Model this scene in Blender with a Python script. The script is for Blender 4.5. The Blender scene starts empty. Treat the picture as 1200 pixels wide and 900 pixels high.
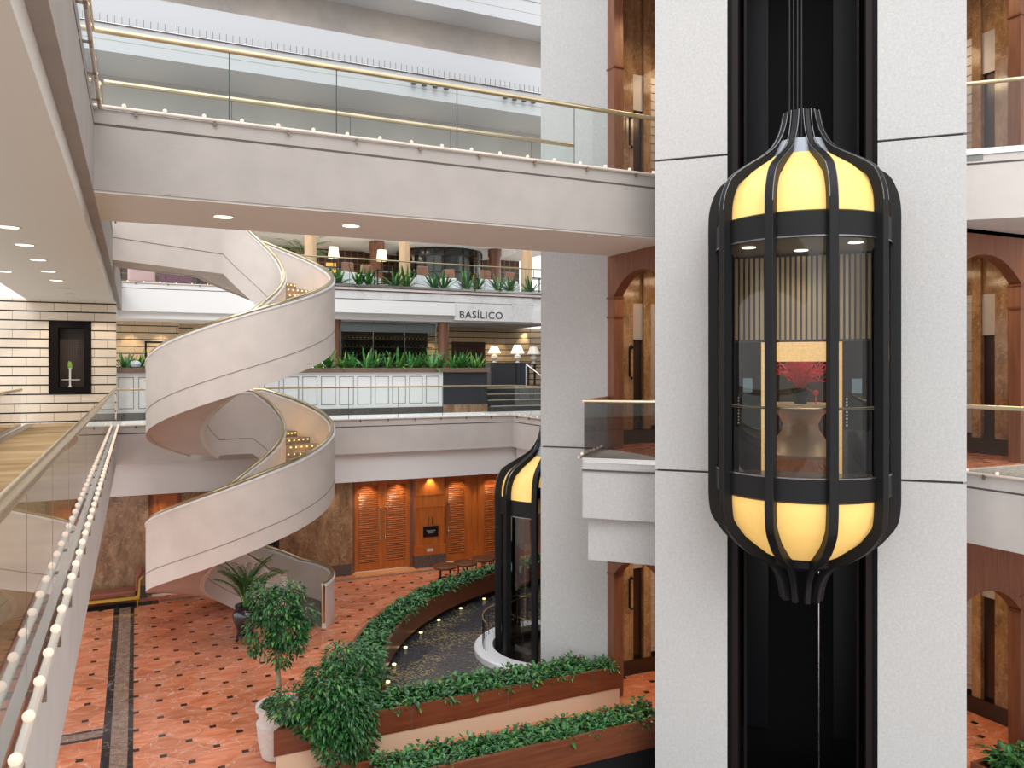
import bpy, bmesh, math, random
from mathutils import Vector, Matrix
random.seed(7)
C = bpy.context.scene.collection
PI = math.pi
SQ = math.sqrt(0.5)

# ------------------------------------------------------------------ materials
def newmat(name):
    m = bpy.data.materials.new(name); m.use_nodes = True
    nt = m.node_tree
    return m, nt, nt.nodes, nt.links, nt.nodes['Principled BSDF']

def simple(name, col, rough=0.5, metal=0.0, spec=0.5, emit=None, es=0.0, noise=0.0, nscale=6.0, bump=0.0, bscale=80.0, coat=0.0):
    m, nt, N, L, b = newmat(name)
    b.inputs['Base Color'].default_value = (*col, 1)
    b.inputs['Roughness'].default_value = rough
    b.inputs['Metallic'].default_value = metal
    b.inputs['Specular IOR Level'].default_value = spec
    b.inputs['Coat Weight'].default_value = coat
    if emit:
        b.inputs['Emission Color'].default_value = (*emit, 1)
        b.inputs['Emission Strength'].default_value = es
    tc = None
    if noise or bump:
        tc = N.new('ShaderNodeNewGeometry')
    if noise:
        n = N.new('ShaderNodeTexNoise'); n.inputs['Scale'].default_value = nscale; n.inputs['Detail'].default_value = 5
        L.new(tc.outputs['Position'], n.inputs['Vector'])
        r = N.new('ShaderNodeMapRange')
        r.inputs['From Min'].default_value = 0.3; r.inputs['From Max'].default_value = 0.7
        r.inputs['To Min'].default_value = 1 - noise; r.inputs['To Max'].default_value = 1 + noise
        L.new(n.outputs['Fac'], r.inputs['Value'])
        mx = N.new('ShaderNodeVectorMath'); mx.operation = 'SCALE'
        mx.inputs[0].default_value = col
        L.new(r.outputs['Result'], mx.inputs['Scale']); L.new(mx.outputs['Vector'], b.inputs['Base Color'])
    if bump:
        n2 = N.new('ShaderNodeTexNoise'); n2.inputs['Scale'].default_value = bscale; n2.inputs['Detail'].default_value = 3
        L.new(tc.outputs['Position'], n2.inputs['Vector'])
        bp = N.new('ShaderNodeBump'); bp.inputs['Strength'].default_value = bump; bp.inputs['Distance'].default_value = 0.01
        L.new(n2.outputs['Fac'], bp.inputs['Height']); L.new(bp.outputs['Normal'], b.inputs['Normal'])
    return m

def glassmat(name, tint, ior=1.5, add=0.0, rough=0.0):
    """architectural thin glass: fresnel mix of mirror reflection and tinted see-through"""
    m, nt, N, L, b = newmat(name)
    N.remove(b)
    out = [n for n in N if n.type == 'OUTPUT_MATERIAL'][0]
    tr = N.new('ShaderNodeBsdfTransparent'); tr.inputs['Color'].default_value = (*tint, 1)
    gl = N.new('ShaderNodeBsdfGlossy'); gl.inputs['Roughness'].default_value = rough; gl.inputs['Color'].default_value = (0.95, 0.95, 0.95, 1)
    fr = N.new('ShaderNodeFresnel'); fr.inputs['IOR'].default_value = ior
    mx = N.new('ShaderNodeMixShader')
    if add:
        a = N.new('ShaderNodeMath'); a.operation = 'ADD'; a.use_clamp = True; a.inputs[1].default_value = add
        L.new(fr.outputs['Fac'], a.inputs[0]); L.new(a.outputs['Value'], mx.inputs['Fac'])
    else:
        L.new(fr.outputs['Fac'], mx.inputs['Fac'])
    L.new(tr.outputs['BSDF'], mx.inputs[1]); L.new(gl.outputs['BSDF'], mx.inputs[2])
    L.new(mx.outputs['Shader'], out.inputs['Surface'])
    return m

def ramp(N, stops):
    r = N.new('ShaderNodeValToRGB'); e = r.color_ramp.elements
    while len(e) < len(stops): e.new(0.5)
    for i, (p, c) in enumerate(stops):
        e[i].position = p; e[i].color = (*c, 1)
    return r

def marble(name, base, dark, vein, scale=1.0, rough=0.15, block=None, lightpatch=None):
    m, nt, N, L, b = newmat(name)
    g = N.new('ShaderNodeNewGeometry')
    n = N.new('ShaderNodeTexNoise'); n.inputs['Scale'].default_value = 2.2*scale; n.inputs['Detail'].default_value = 9; n.inputs['Roughness'].default_value = 0.72; n.inputs['Distortion'].default_value = 0.35
    mp = N.new('ShaderNodeMapping'); mp.inputs['Scale'].default_value = (1, 1, 0.45); mp.inputs['Rotation'].default_value = (0.5, 0.35, 0.2)
    L.new(g.outputs['Position'], mp.inputs['Vector']); L.new(mp.outputs['Vector'], n.inputs['Vector'])
    r = ramp(N, [(0.3, dark), (0.5, base), (0.68, lightpatch or tuple(min(1, c*1.4) for c in base))])
    L.new(n.outputs['Fac'], r.inputs['Fac'])
    n2 = N.new('ShaderNodeTexNoise'); n2.inputs['Scale'].default_value = 1.7*scale; n2.inputs['Detail'].default_value = 6; n2.inputs['Distortion'].default_value = 1.0
    L.new(g.outputs['Position'], n2.inputs['Vector'])
    a = N.new('ShaderNodeMath'); a.operation = 'SUBTRACT'; a.inputs[1].default_value = 0.5
    L.new(n2.outputs['Fac'], a.inputs[0])
    ab = N.new('ShaderNodeMath'); ab.operation = 'ABSOLUTE'; L.new(a.outputs[0], ab.inputs[0])
    mr = N.new('ShaderNodeMapRange'); mr.inputs['From Max'].default_value = 0.012; mr.inputs['To Min'].default_value = 0.75; mr.inputs['To Max'].default_value = 0
    L.new(ab.outputs[0], mr.inputs['Value'])
    mx = N.new('ShaderNodeMix'); mx.data_type = 'RGBA'
    L.new(mr.outputs['Result'], mx.inputs['Factor']); L.new(r.outputs['Color'], mx.inputs['A']); mx.inputs['B'].default_value = (*vein, 1)
    L.new(mx.outputs['Result'], b.inputs['Base Color'])
    b.inputs['Roughness'].default_value = rough
    return m

def wood(name, c1, c2, rough=0.35, scale=1.0, axis='Z', coat=0.2):
    m, nt, N, L, b = newmat(name)
    g = N.new('ShaderNodeNewGeometry')
    mp = N.new('ShaderNodeMapping')
    s = {'Z': (9, 9, 0.7), 'X': (0.7, 9, 9), 'Y': (9, 0.7, 9)}[axis]
    mp.inputs['Scale'].default_value = tuple(v*scale for v in s)
    L.new(g.outputs['Position'], mp.inputs['Vector'])
    n = N.new('ShaderNodeTexNoise'); n.inputs['Scale'].default_value = 2.0; n.inputs['Detail'].default_value = 6; n.inputs['Distortion'].default_value = 0.6
    L.new(mp.outputs['Vector'], n.inputs['Vector'])
    r = ramp(N, [(0.3, c1), (0.7, c2)])
    L.new(n.outputs['Fac'], r.inputs['Fac']); L.new(r.outputs['Color'], b.inputs['Base Color'])
    b.inputs['Roughness'].default_value = rough; b.inputs['Coat Weight'].default_value = coat; b.inputs['Coat Roughness'].default_value = 0.15
    return m

M = {}
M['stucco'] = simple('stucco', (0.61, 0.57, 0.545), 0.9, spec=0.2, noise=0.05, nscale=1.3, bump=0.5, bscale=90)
M['stone'] = simple('cast_stone', (0.51, 0.51, 0.51), 0.9, spec=0.2, noise=0.07, nscale=26, bump=0.5, bscale=70)
M['stairplaster'] = simple('stair_plaster', (0.70, 0.635, 0.59), 0.85, spec=0.2, noise=0.045, nscale=2.2, bump=0.15, bscale=60)
M['white'] = simple('white_paint', (0.82, 0.82, 0.82), 0.7, spec=0.3)
M['soffit'] = simple('soffit_paint', (0.76, 0.745, 0.70), 0.85, spec=0.2)
M['joint'] = simple('joint_shadow_gap', (0.10, 0.085, 0.08), 0.9)
M['groove'] = simple('stair_reveal', (0.30, 0.26, 0.24), 0.9)
M['brass'] = simple('brass', (0.56, 0.46, 0.29), 0.27, metal=1.0)
M['brasspale'] = simple('pale_brass', (0.80, 0.70, 0.50), 0.25, metal=1.0)
M['steel'] = simple('brushed_steel', (0.72, 0.73, 0.75), 0.25, metal=1.0)
M['tube'] = simple('light_rail_tube', (0.66, 0.58, 0.50), 0.4, metal=0.1)
M['bulb'] = simple('warm_bulb', (0.55, 0.42, 0.34), 0.3, emit=(1.0, 0.76, 0.60), es=0.72)
M['steplight'] = simple('step_bulb', (1, 0.9, 0.6), 0.3, emit=(1.0, 0.62, 0.18), es=2.2)
M['glass'] = glassmat('clear_glass', (0.90, 0.95, 0.93))
M['smoke'] = glassmat('smoked_glass', (0.50, 0.52, 0.53))
M['liftglass'] = glassmat('lift_glass', (0.90, 0.90, 0.88), add=0.0)
M['black'] = simple('black_metal', (0.010, 0.010, 0.011), 0.45, metal=0.0, spec=0.22)
M['blacktrim'] = simple('black_trim_edge', (0.22, 0.22, 0.23), 0.25, metal=0.9)
M['shaft'] = simple('shaft_black', (0.003, 0.003, 0.004), 0.6, spec=0.12)
M['shaftpanel'] = simple('shaft_panel', (0.005, 0.0055, 0.008), 0.3, spec=0.2)
M['darkbrown'] = simple('dark_brown_metal', (0.012, 0.007, 0.007), 0.5, spec=0.2)
M['yellow'] = simple('yellow_lit_panel', (0.70, 0.50, 0.16), 0.45, emit=(1.0, 0.58, 0.17), es=0.50, noise=0.05, nscale=5)
M['cherry'] = wood('cherry_wood', (0.12, 0.032, 0.012), (0.20, 0.058, 0.022), axis='X')
M['cherryv'] = wood('cherry_wood_upright', (0.15, 0.052, 0.024), (0.23, 0.085, 0.040), axis='Z', rough=0.55, coat=0.03)
M['door'] = wood('door_wood', (0.34, 0.085, 0.014), (0.50, 0.15, 0.028), axis='Z', rough=0.4)
M['palewood'] = wood('pale_wood', (0.62, 0.40, 0.22), (0.74, 0.52, 0.31), axis='Z', rough=0.45)
M['redwood'] = wood('red_brown_column', (0.12, 0.045, 0.022), (0.19, 0.075, 0.038), axis='Z')
M['brownmarble'] = marble('brown_marble', (0.28, 0.165, 0.09), (0.13, 0.068, 0.04), (0.50, 0.38, 0.27), scale=1.6, rough=0.2, lightpatch=(0.44, 0.28, 0.165))
M['goldmarble'] = marble('golden_marble', (0.30, 0.18, 0.09), (0.15, 0.085, 0.045), (0.5, 0.37, 0.24), scale=2.0, rough=0.10, lightpatch=(0.42, 0.28, 0.16))
M['granite'] = simple('speckled_granite', (0.10, 0.085, 0.075), 0.25, noise=0.6, nscale=45)
M['brownband'] = marble('brown_floor_band', (0.24, 0.16, 0.12), (0.11, 0.07, 0.055), (0.55, 0.45, 0.38), scale=3.0, rough=0.12)
M['blackband'] = marble('black_floor_band', (0.014, 0.016, 0.018), (0.008, 0.009, 0.01), (0.25, 0.25, 0.25), scale=1.2, rough=0.1)
M['beigepanel'] = simple('beige_panel', (0.66, 0.50, 0.35), 0.6)
M['stuccoshade'] = simple('stucco_shaded', (0.41, 0.378, 0.355), 0.9, spec=0.2, noise=0.06, nscale=1.6, bump=0.5, bscale=90)  # darker stucco copy, shade of the bridge and left fascia put into its colour
M['doordark'] = simple('dark_red_doorway', (0.035, 0.010, 0.008), 0.6)
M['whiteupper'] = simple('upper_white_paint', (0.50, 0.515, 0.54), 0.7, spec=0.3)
M['whitemarble'] = marble('white_marble', (0.74, 0.75, 0.76), (0.66, 0.67, 0.69), (0.56, 0.57, 0.60), scale=0.7, rough=0.2, lightpatch=(0.80, 0.81, 0.82))
M['leafdark'] = simple('leaf_dark', (0.022, 0.090, 0.028), 0.24, spec=0.5, noise=0.35, nscale=9)
M['leafmid'] = simple('leaf_mid', (0.045, 0.17, 0.045), 0.26, spec=0.5, noise=0.35, nscale=7)
M['leaflight'] = simple('leaf_light', (0.09, 0.22, 0.035), 0.35, spec=0.5, noise=0.35, nscale=9)
M['leafstrap'] = simple('leaf_strap', (0.06, 0.25, 0.055), 0.33, spec=0.5, noise=0.4, nscale=8)
M['leaflime'] = simple('leaf_lime', (0.22, 0.40, 0.05), 0.35, noise=0.3, nscale=10)
M['leafpalm'] = simple('leaf_palm', (0.05, 0.17, 0.035), 0.4, spec=0.4, noise=0.35, nscale=6)
M['bark'] = simple('bark', (0.30, 0.24, 0.16), 0.9, noise=0.3, nscale=14)
M['soil'] = simple('soil', (0.035, 0.022, 0.014), 0.95, noise=0.4, nscale=20)
M['potwhite'] = simple('white_ceramic_pot', (0.62, 0.60, 0.58), 0.6, noise=0.08, nscale=18)
M['urn'] = simple('black_glazed_urn', (0.010, 0.011, 0.016), 0.12, spec=0.6, coat=0.6)
M['lampshade'] = simple('lit_lamp_shade', (0.9, 0.85, 0.7), 0.8, emit=(1.0, 0.86, 0.58), es=1.0)
M['lampwhite'] = simple('white_lit_shade', (0.9, 0.9, 0.88), 0.8, emit=(1.0, 0.93, 0.80), es=0.8)
M['ceramic'] = simple('pale_ceramic', (0.78, 0.74, 0.66), 0.25)
M['downlight'] = simple('downlight_lens', (1, 0.97, 0.9), 0.4, emit=(1.0, 0.93, 0.82), es=2.2)
M['trimring'] = simple('downlight_ring', (0.62, 0.56, 0.50), 0.5)
M['charcoal'] = simple('charcoal_panel', (0.035, 0.037, 0.045), 0.3)
M['blackniche'] = simple('niche_black', (0.006, 0.004, 0.004), 0.6, spec=0.1)
M['nicheback'] = simple('niche_back', (0.055, 0.032, 0.020), 0.5)
M['signblack'] = simple('sign_black', (0.008, 0.009, 0.012), 0.3)
M['signtext'] = simple('sign_text', (0.55, 0.55, 0.52), 0.5)
M['lettering'] = simple('dark_lettering', (0.08, 0.08, 0.085), 0.4, metal=0.5)
M['tableblack'] = simple('dark_table_top', (0.03, 0.027, 0.028), 0.25)
M['terracotta'] = simple('terracotta_upholstery', (0.29, 0.14, 0.095), 0.85, noise=0.35, nscale=40)
M['cloth'] = simple('white_upholstery', (0.72, 0.74, 0.78), 0.85)
M['purple'] = simple('plum_upholstery', (0.16, 0.05, 0.09), 0.85, noise=0.2, nscale=14)
M['mauve'] = simple('dark_mauve_upholstery', (0.09, 0.045, 0.075), 0.85, noise=0.2, nscale=14)
M['pink'] = simple('dusty_pink_upholstery', (0.58, 0.36, 0.37), 0.85)
M['chaiseleather'] = simple('oxblood_leather', (0.23, 0.075, 0.045), 0.4)
M['chaisewood'] = simple('gilded_frame', (0.55, 0.36, 0.06), 0.35, metal=0.5)
M['stool'] = wood('stool_wood', (0.10, 0.035, 0.016), (0.17, 0.065, 0.03), axis='X')
M['red'] = simple('red_branches', (0.75, 0.03, 0.03), 0.6)
M['redknot'] = simple('red_tassel', (0.75, 0.06, 0.04), 0.5)
M['goldlit'] = simple('gold_lit_frame', (0.62, 0.42, 0.18), 0.4, emit=(1.0, 0.62, 0.24), es=0.42, noise=0.15, nscale=30)
M['cream'] = simple('cream_table', (0.62, 0.50, 0.34), 0.35)
M['screen'] = simple('lift_screen', (0.02, 0.02, 0.02), 0.2, emit=(0.35, 0.50, 0.55), es=0.28)
M['bottle'] = simple('wine_bottle', (0.02, 0.025, 0.012), 0.12, spec=0.6)
M['bottlecap'] = simple('bottle_foil', (0.55, 0.42, 0.16), 0.3, metal=0.8)
M['shelfdark'] = simple('cellar_shelf', (0.05, 0.04, 0.03), 0.5)
M['wicker'] = simple('brown_wicker', (0.16, 0.075, 0.035), 0.8, noise=0.4, nscale=30)
M['gravel'] = simple('planter_gravel', (0.42, 0.38, 0.35), 0.9, noise=0.5, nscale=30)
M['treadstone'] = simple('tread_stone', (0.30, 0.24, 0.19), 0.5, noise=0.3, nscale=25)
M['ledge'] = simple('brown_stone_ledge', (0.20, 0.13, 0.09), 0.3, noise=0.25, nscale=20)
M['poollight'] = simple('pool_lamp', (1, 0.9, 0.6), 0.4, emit=(1.0, 0.76, 0.32), es=1.6)
M['signlit'] = simple('exit_lit', (0.9, 0.5, 0.1), 0.4, emit=(1.0, 0.4, 0.06), es=0.8)
M['rubber'] = simple('dark_rubber', (0.02, 0.02, 0.02), 0.6)
M['flowerwhite'] = simple('white_vase', (0.75, 0.72, 0.68), 0.25)
M['lobbydark'] = simple('lobby_dark_door', (0.045, 0.028, 0.020), 0.15, metal=0.4)
M['silverpanel'] = simple('silver_panel', (0.42, 0.40, 0.39), 0.3, metal=0.3)

# floor marble: 45-degree slabs with small black inserts at every corner
def floor_mat():
    m, nt, N, L, b = newmat('rose_marble_floor')
    g = N.new('ShaderNodeNewGeometry')
    sep = N.new('ShaderNodeSeparateXYZ'); L.new(g.outputs['Position'], sep.inputs[0])
    def math_(op, a, bb=None, clamp=False):
        n = N.new('ShaderNodeMath'); n.operation = op; n.use_clamp = clamp
        for i, v in enumerate((a, bb)):
            if v is None: continue
            if isinstance(v, (int, float)): n.inputs[i].default_value = v
            else: L.new(v, n.inputs[i])
        return n.outputs[0]
    PX_, PY_ = 0.88, 0.86
    u = math_('DIVIDE', math_('SUBTRACT', sep.outputs['X'], 0.44), PX_)
    v = math_('DIVIDE', math_('SUBTRACT', sep.outputs['Y'], 18.71), PY_)
    # insert lattice A (integer u,v) and B (half offsets)
    def near(o):
        fu = math_('ABSOLUTE', math_('SUBTRACT', math_('FRACT', math_('ADD', u, 0.5 + o)), 0.5))
        fv = math_('ABSOLUTE', math_('SUBTRACT', math_('FRACT', math_('ADD', v, 0.5 + o)), 0.5))
        return math_('MULTIPLY', math_('LESS_THAN', fu, 0.058/PX_), math_('LESS_THAN', fv, 0.060/PY_))
    ins = math_('MAXIMUM', near(0.0), near(0.5))
    # slabs rotated by 45 degrees
    p = math_('ADD', u, v); q = math_('SUBTRACT', u, v)
    cp = math_('FLOOR', p); cq = math_('FLOOR', q)
    cv = N.new('ShaderNodeCombineXYZ'); L.new(cp, cv.inputs[0]); L.new(cq, cv.inputs[1])
    wn = N.new('ShaderNodeTexWhiteNoise'); wn.noise_dimensions = '3D'; L.new(cv.outputs[0], wn.inputs['Vector'])
    fp = math_('ABSOLUTE', math_('SUBTRACT', math_('FRACT', math_('ADD', p, 0.5)), 0.5))
    fq = math_('ABSOLUTE', math_('SUBTRACT', math_('FRACT', math_('ADD', q, 0.5)), 0.5))
    seam = math_('LESS_THAN', math_('MINIMUM', fp, fq), 0.007)
    # streaky clouds, offset per slab
    off = N.new('ShaderNodeVectorMath'); off.operation = 'SCALE'; off.inputs['Scale'].default_value = 7.0
    L.new(wn.outputs['Color'], off.inputs[0])
    ad = N.new('ShaderNodeVectorMath'); ad.operation = 'ADD'; L.new(g.outputs['Position'], ad.inputs[0]); L.new(off.outputs[0], ad.inputs[1])
    mp = N.new('ShaderNodeMapping'); mp.inputs['Rotation'].default_value = (0, 0, 0.5); mp.inputs['Scale'].default_value = (0.8, 2.6, 1)
    L.new(ad.outputs[0], mp.inputs['Vector'])
    n = N.new('ShaderNodeTexNoise'); n.inputs['Scale'].default_value = 1.5; n.inputs['Detail'].default_value = 8; n.inputs['Roughness'].default_value = 0.62; n.inputs['Distortion'].default_value = 0.8
    L.new(mp.outputs['Vector'], n.inputs['Vector'])
    r = ramp(N, [(0.28, (0.46, 0.125, 0.05)), (0.5, (0.63, 0.215, 0.11)), (0.72, (0.76, 0.34, 0.21))])
    L.new(n.outputs['Fac'], r.inputs['Fac'])
    hv = N.new('ShaderNodeHueSaturation')
    vr = N.new('ShaderNodeMapRange'); vr.inputs['To Min'].default_value = 0.80; vr.inputs['To Max'].default_value = 1.12
    L.new(wn.outputs['Value'], vr.inputs['Value']); L.new(vr.outputs['Result'], hv.inputs['Value']); L.new(r.outputs['Color'], hv.inputs['Color'])
    # thin pale veins
    n2 = N.new('ShaderNodeTexNoise'); n2.inputs['Scale'].default_value = 1.1; n2.inputs['Detail'].default_value = 5; n2.inputs['Distortion'].default_value = 1.5
    L.new(ad.outputs[0], n2.inputs['Vector'])
    vv = math_('ABSOLUTE', math_('SUBTRACT', n2.outputs['Fac'], 0.5))
    vm = N.new('ShaderNodeMapRange'); vm.inputs['From Max'].default_value = 0.009; vm.inputs['To Min'].default_value = 0.75; vm.inputs['To Max'].default_value = 0
    L.new(vv, vm.inputs['Value'])
    def mix(f, a, c):
        x = N.new('ShaderNodeMix'); x.data_type = 'RGBA'; L.new(f, x.inputs['Factor']); L.new(a, x.inputs['A']); x.inputs['B'].default_value = (*c, 1); return x.outputs['Result']
    c = mix(vm.outputs['Result'], hv.outputs['Color'], (0.75, 0.55, 0.47))
    sm = math_('MULTIPLY', seam, 0.25)
    c = mix(sm, c, (0.30, 0.12, 0.07))
    c = mix(ins, c, (0.015, 0.013, 0.012))
    L.new(c, b.inputs['Base Color'])
    b.inputs['Roughness'].default_value = 0.16; b.inputs['Specular IOR Level'].default_value = 0.5
    return m
M['floor'] = floor_mat()

def brick_mat(name, z0, dz, c, c2, bw=0.72, line=(0.015, 0.01, 0.01), lw=0.044):
    """large beige wall slabs with black horizontal grooves and thin upright joints (walls along X)"""
    m, nt, N, L, b = newmat(name)
    g = N.new('ShaderNodeNewGeometry'); sep = N.new('ShaderNodeSeparateXYZ'); L.new(g.outputs['Position'], sep.inputs[0])
    def math_(op, a, bb=None):
        n = N.new('ShaderNodeMath'); n.operation = op
        for i, v in enumerate((a, bb)):
            if v is None: continue
            if isinstance(v, (int, float)): n.inputs[i].default_value = v
            else: L.new(v, n.inputs[i])
        return n.outputs[0]
    rz = math_('DIVIDE', math_('SUBTRACT', sep.outputs['Z'], z0), dz)
    row = math_('FLOOR', rz); fz = math_('FRACT', rz)
    hl = math_('LESS_THAN', fz, lw/dz)
    xx = math_('ADD', math_('DIVIDE', math_('ADD', sep.outputs['X'], sep.outputs['Y']), bw), math_('MULTIPLY', row, 0.5))
    fx = math_('FRACT', xx)
    vl = math_('LESS_THAN', fx, 0.016/bw)
    n = N.new('ShaderNodeTexNoise'); n.inputs['Scale'].default_value = 3.0; n.inputs['Detail'].default_value = 4
    L.new(g.outputs['Position'], n.inputs['Vector'])
    r = ramp(N, [(0.3, c), (0.7, c2)]); L.new(n.outputs['Fac'], r.inputs['Fac'])
    def mix(f, a, cc):
        x = N.new('ShaderNodeMix'); x.data_type = 'RGBA'; L.new(f, x.inputs['Factor']); L.new(a, x.inputs['A']); x.inputs['B'].default_value = (*cc, 1); return x.outputs['Result']
    k = mix(math_('MULTIPLY', vl, 0.65), r.outputs['Color'], (0.12, 0.08, 0.05))
    k = mix(hl, k, line)
    L.new(k, b.inputs['Base Color']); b.inputs['Roughness'].default_value = 0.55
    return m
M['brick'] = brick_mat('beige_slab_wall', 5.16 + 0.277*0.95, 0.277, (0.68, 0.585, 0.47), (0.74, 0.645, 0.53))
M['brick2'] = brick_mat('beige_slab_wall_inner', 5.3, 0.30, (0.58, 0.45, 0.29), (0.66, 0.52, 0.35), bw=1.1)

def carpet_mat():
    m, nt, N, L, b = newmat('gold_carpet')
    g = N.new('ShaderNodeNewGeometry'); mp = N.new('ShaderNodeMapping'); mp.inputs['Scale'].default_value = (0.35, 0.9, 1)
    L.new(g.outputs['Position'], mp.inputs['Vector'])
    n = N.new('ShaderNodeTexNoise'); n.inputs['Scale'].default_value = 1.6; n.inputs['Detail'].default_value = 4
    L.new(mp.outputs['Vector'], n.inputs['Vector'])
    r = ramp(N, [(0.35, (0.30, 0.195, 0.10)), (0.65, (0.50, 0.36, 0.20))]); L.new(n.outputs['Fac'], r.inputs['Fac'])
    L.new(r.outputs['Color'], b.inputs['Base Color']); b.inputs['Roughness'].default_value = 0.95; b.inputs['Specular IOR Level'].default_value = 0.1
    return m
M['carpet'] = carpet_mat()

def water_mat():
    m, nt, N, L, b = newmat('pool_water')
    g = N.new('ShaderNodeNewGeometry')
    n = N.new('ShaderNodeTexNoise'); n.inputs['Scale'].default_value = 9; n.inputs['Detail'].default_value = 3; n.inputs['Distortion'].default_value = 0.5
    L.new(g.outputs['Position'], n.inputs['Vector'])
    bp = N.new('ShaderNodeBump'); bp.inputs['Strength'].default_value = 0.35; bp.inputs['Distance'].default_value = 0.03
    L.new(n.outputs['Fac'], bp.inputs['Height']); L.new(bp.outputs['Normal'], b.inputs['Normal'])
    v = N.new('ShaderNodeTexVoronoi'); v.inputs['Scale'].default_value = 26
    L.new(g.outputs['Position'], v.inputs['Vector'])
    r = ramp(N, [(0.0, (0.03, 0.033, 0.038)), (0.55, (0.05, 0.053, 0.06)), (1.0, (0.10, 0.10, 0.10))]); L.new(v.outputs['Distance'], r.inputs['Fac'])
    # gold lamp glints painted into the water colour as cells, scattered in drifts
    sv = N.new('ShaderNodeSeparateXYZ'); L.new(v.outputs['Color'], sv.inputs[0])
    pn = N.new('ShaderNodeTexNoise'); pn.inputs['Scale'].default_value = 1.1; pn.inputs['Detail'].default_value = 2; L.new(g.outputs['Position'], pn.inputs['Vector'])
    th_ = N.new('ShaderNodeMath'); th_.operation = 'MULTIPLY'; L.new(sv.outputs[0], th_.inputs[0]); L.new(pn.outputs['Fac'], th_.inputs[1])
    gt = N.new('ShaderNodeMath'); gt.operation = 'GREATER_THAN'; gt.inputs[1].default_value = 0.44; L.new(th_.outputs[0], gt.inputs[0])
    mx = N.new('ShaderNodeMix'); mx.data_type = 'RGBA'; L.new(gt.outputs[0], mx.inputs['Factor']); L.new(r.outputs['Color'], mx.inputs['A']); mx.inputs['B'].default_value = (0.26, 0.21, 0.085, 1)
    L.new(mx.outputs['Result'], b.inputs['Base Color']); b.inputs['Roughness'].default_value = 0.09; b.inputs['Specular IOR Level'].default_value = 0.5
    return m
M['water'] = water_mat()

def grid_mat(name, c, line, dx, dz, lw):
    m, nt, N, L, b = newmat(name)
    g = N.new('ShaderNodeNewGeometry'); sep = N.new('ShaderNodeSeparateXYZ'); L.new(g.outputs['Position'], sep.inputs[0])
    def f(src, d):
        a = N.new('ShaderNodeMath'); a.operation = 'DIVIDE'; a.inputs[1].default_value = d; L.new(src, a.inputs[0])
        k = N.new('ShaderNodeMath'); k.operation = 'FRACT'; L.new(a.outputs[0], k.inputs[0])
        t = N.new('ShaderNodeMath'); t.operation = 'LESS_THAN'; t.inputs[1].default_value = lw/d; L.new(k.outputs[0], t.inputs[0]); return t.outputs[0]
    mxx = N.new('ShaderNodeMath'); mxx.operation = 'MAXIMUM'; L.new(f(sep.outputs['X'], dx), mxx.inputs[0]); L.new(f(sep.outputs['Z'], dz), mxx.inputs[1])
    x = N.new('ShaderNodeMix'); x.data_type = 'RGBA'; L.new(mxx.outputs[0], x.inputs['Factor']); x.inputs['A'].default_value = (*c, 1); x.inputs['B'].default_value = (*line, 1)
    L.new(x.outputs['Result'], b.inputs['Base Color']); b.inputs['Roughness'].default_value = 0.5
    return m
M['winegrid'] = grid_mat('dark_wood_grid', (0.055, 0.027, 0.017), (0.24, 0.12, 0.065), 0.34, 0.34, 0.05)

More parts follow.
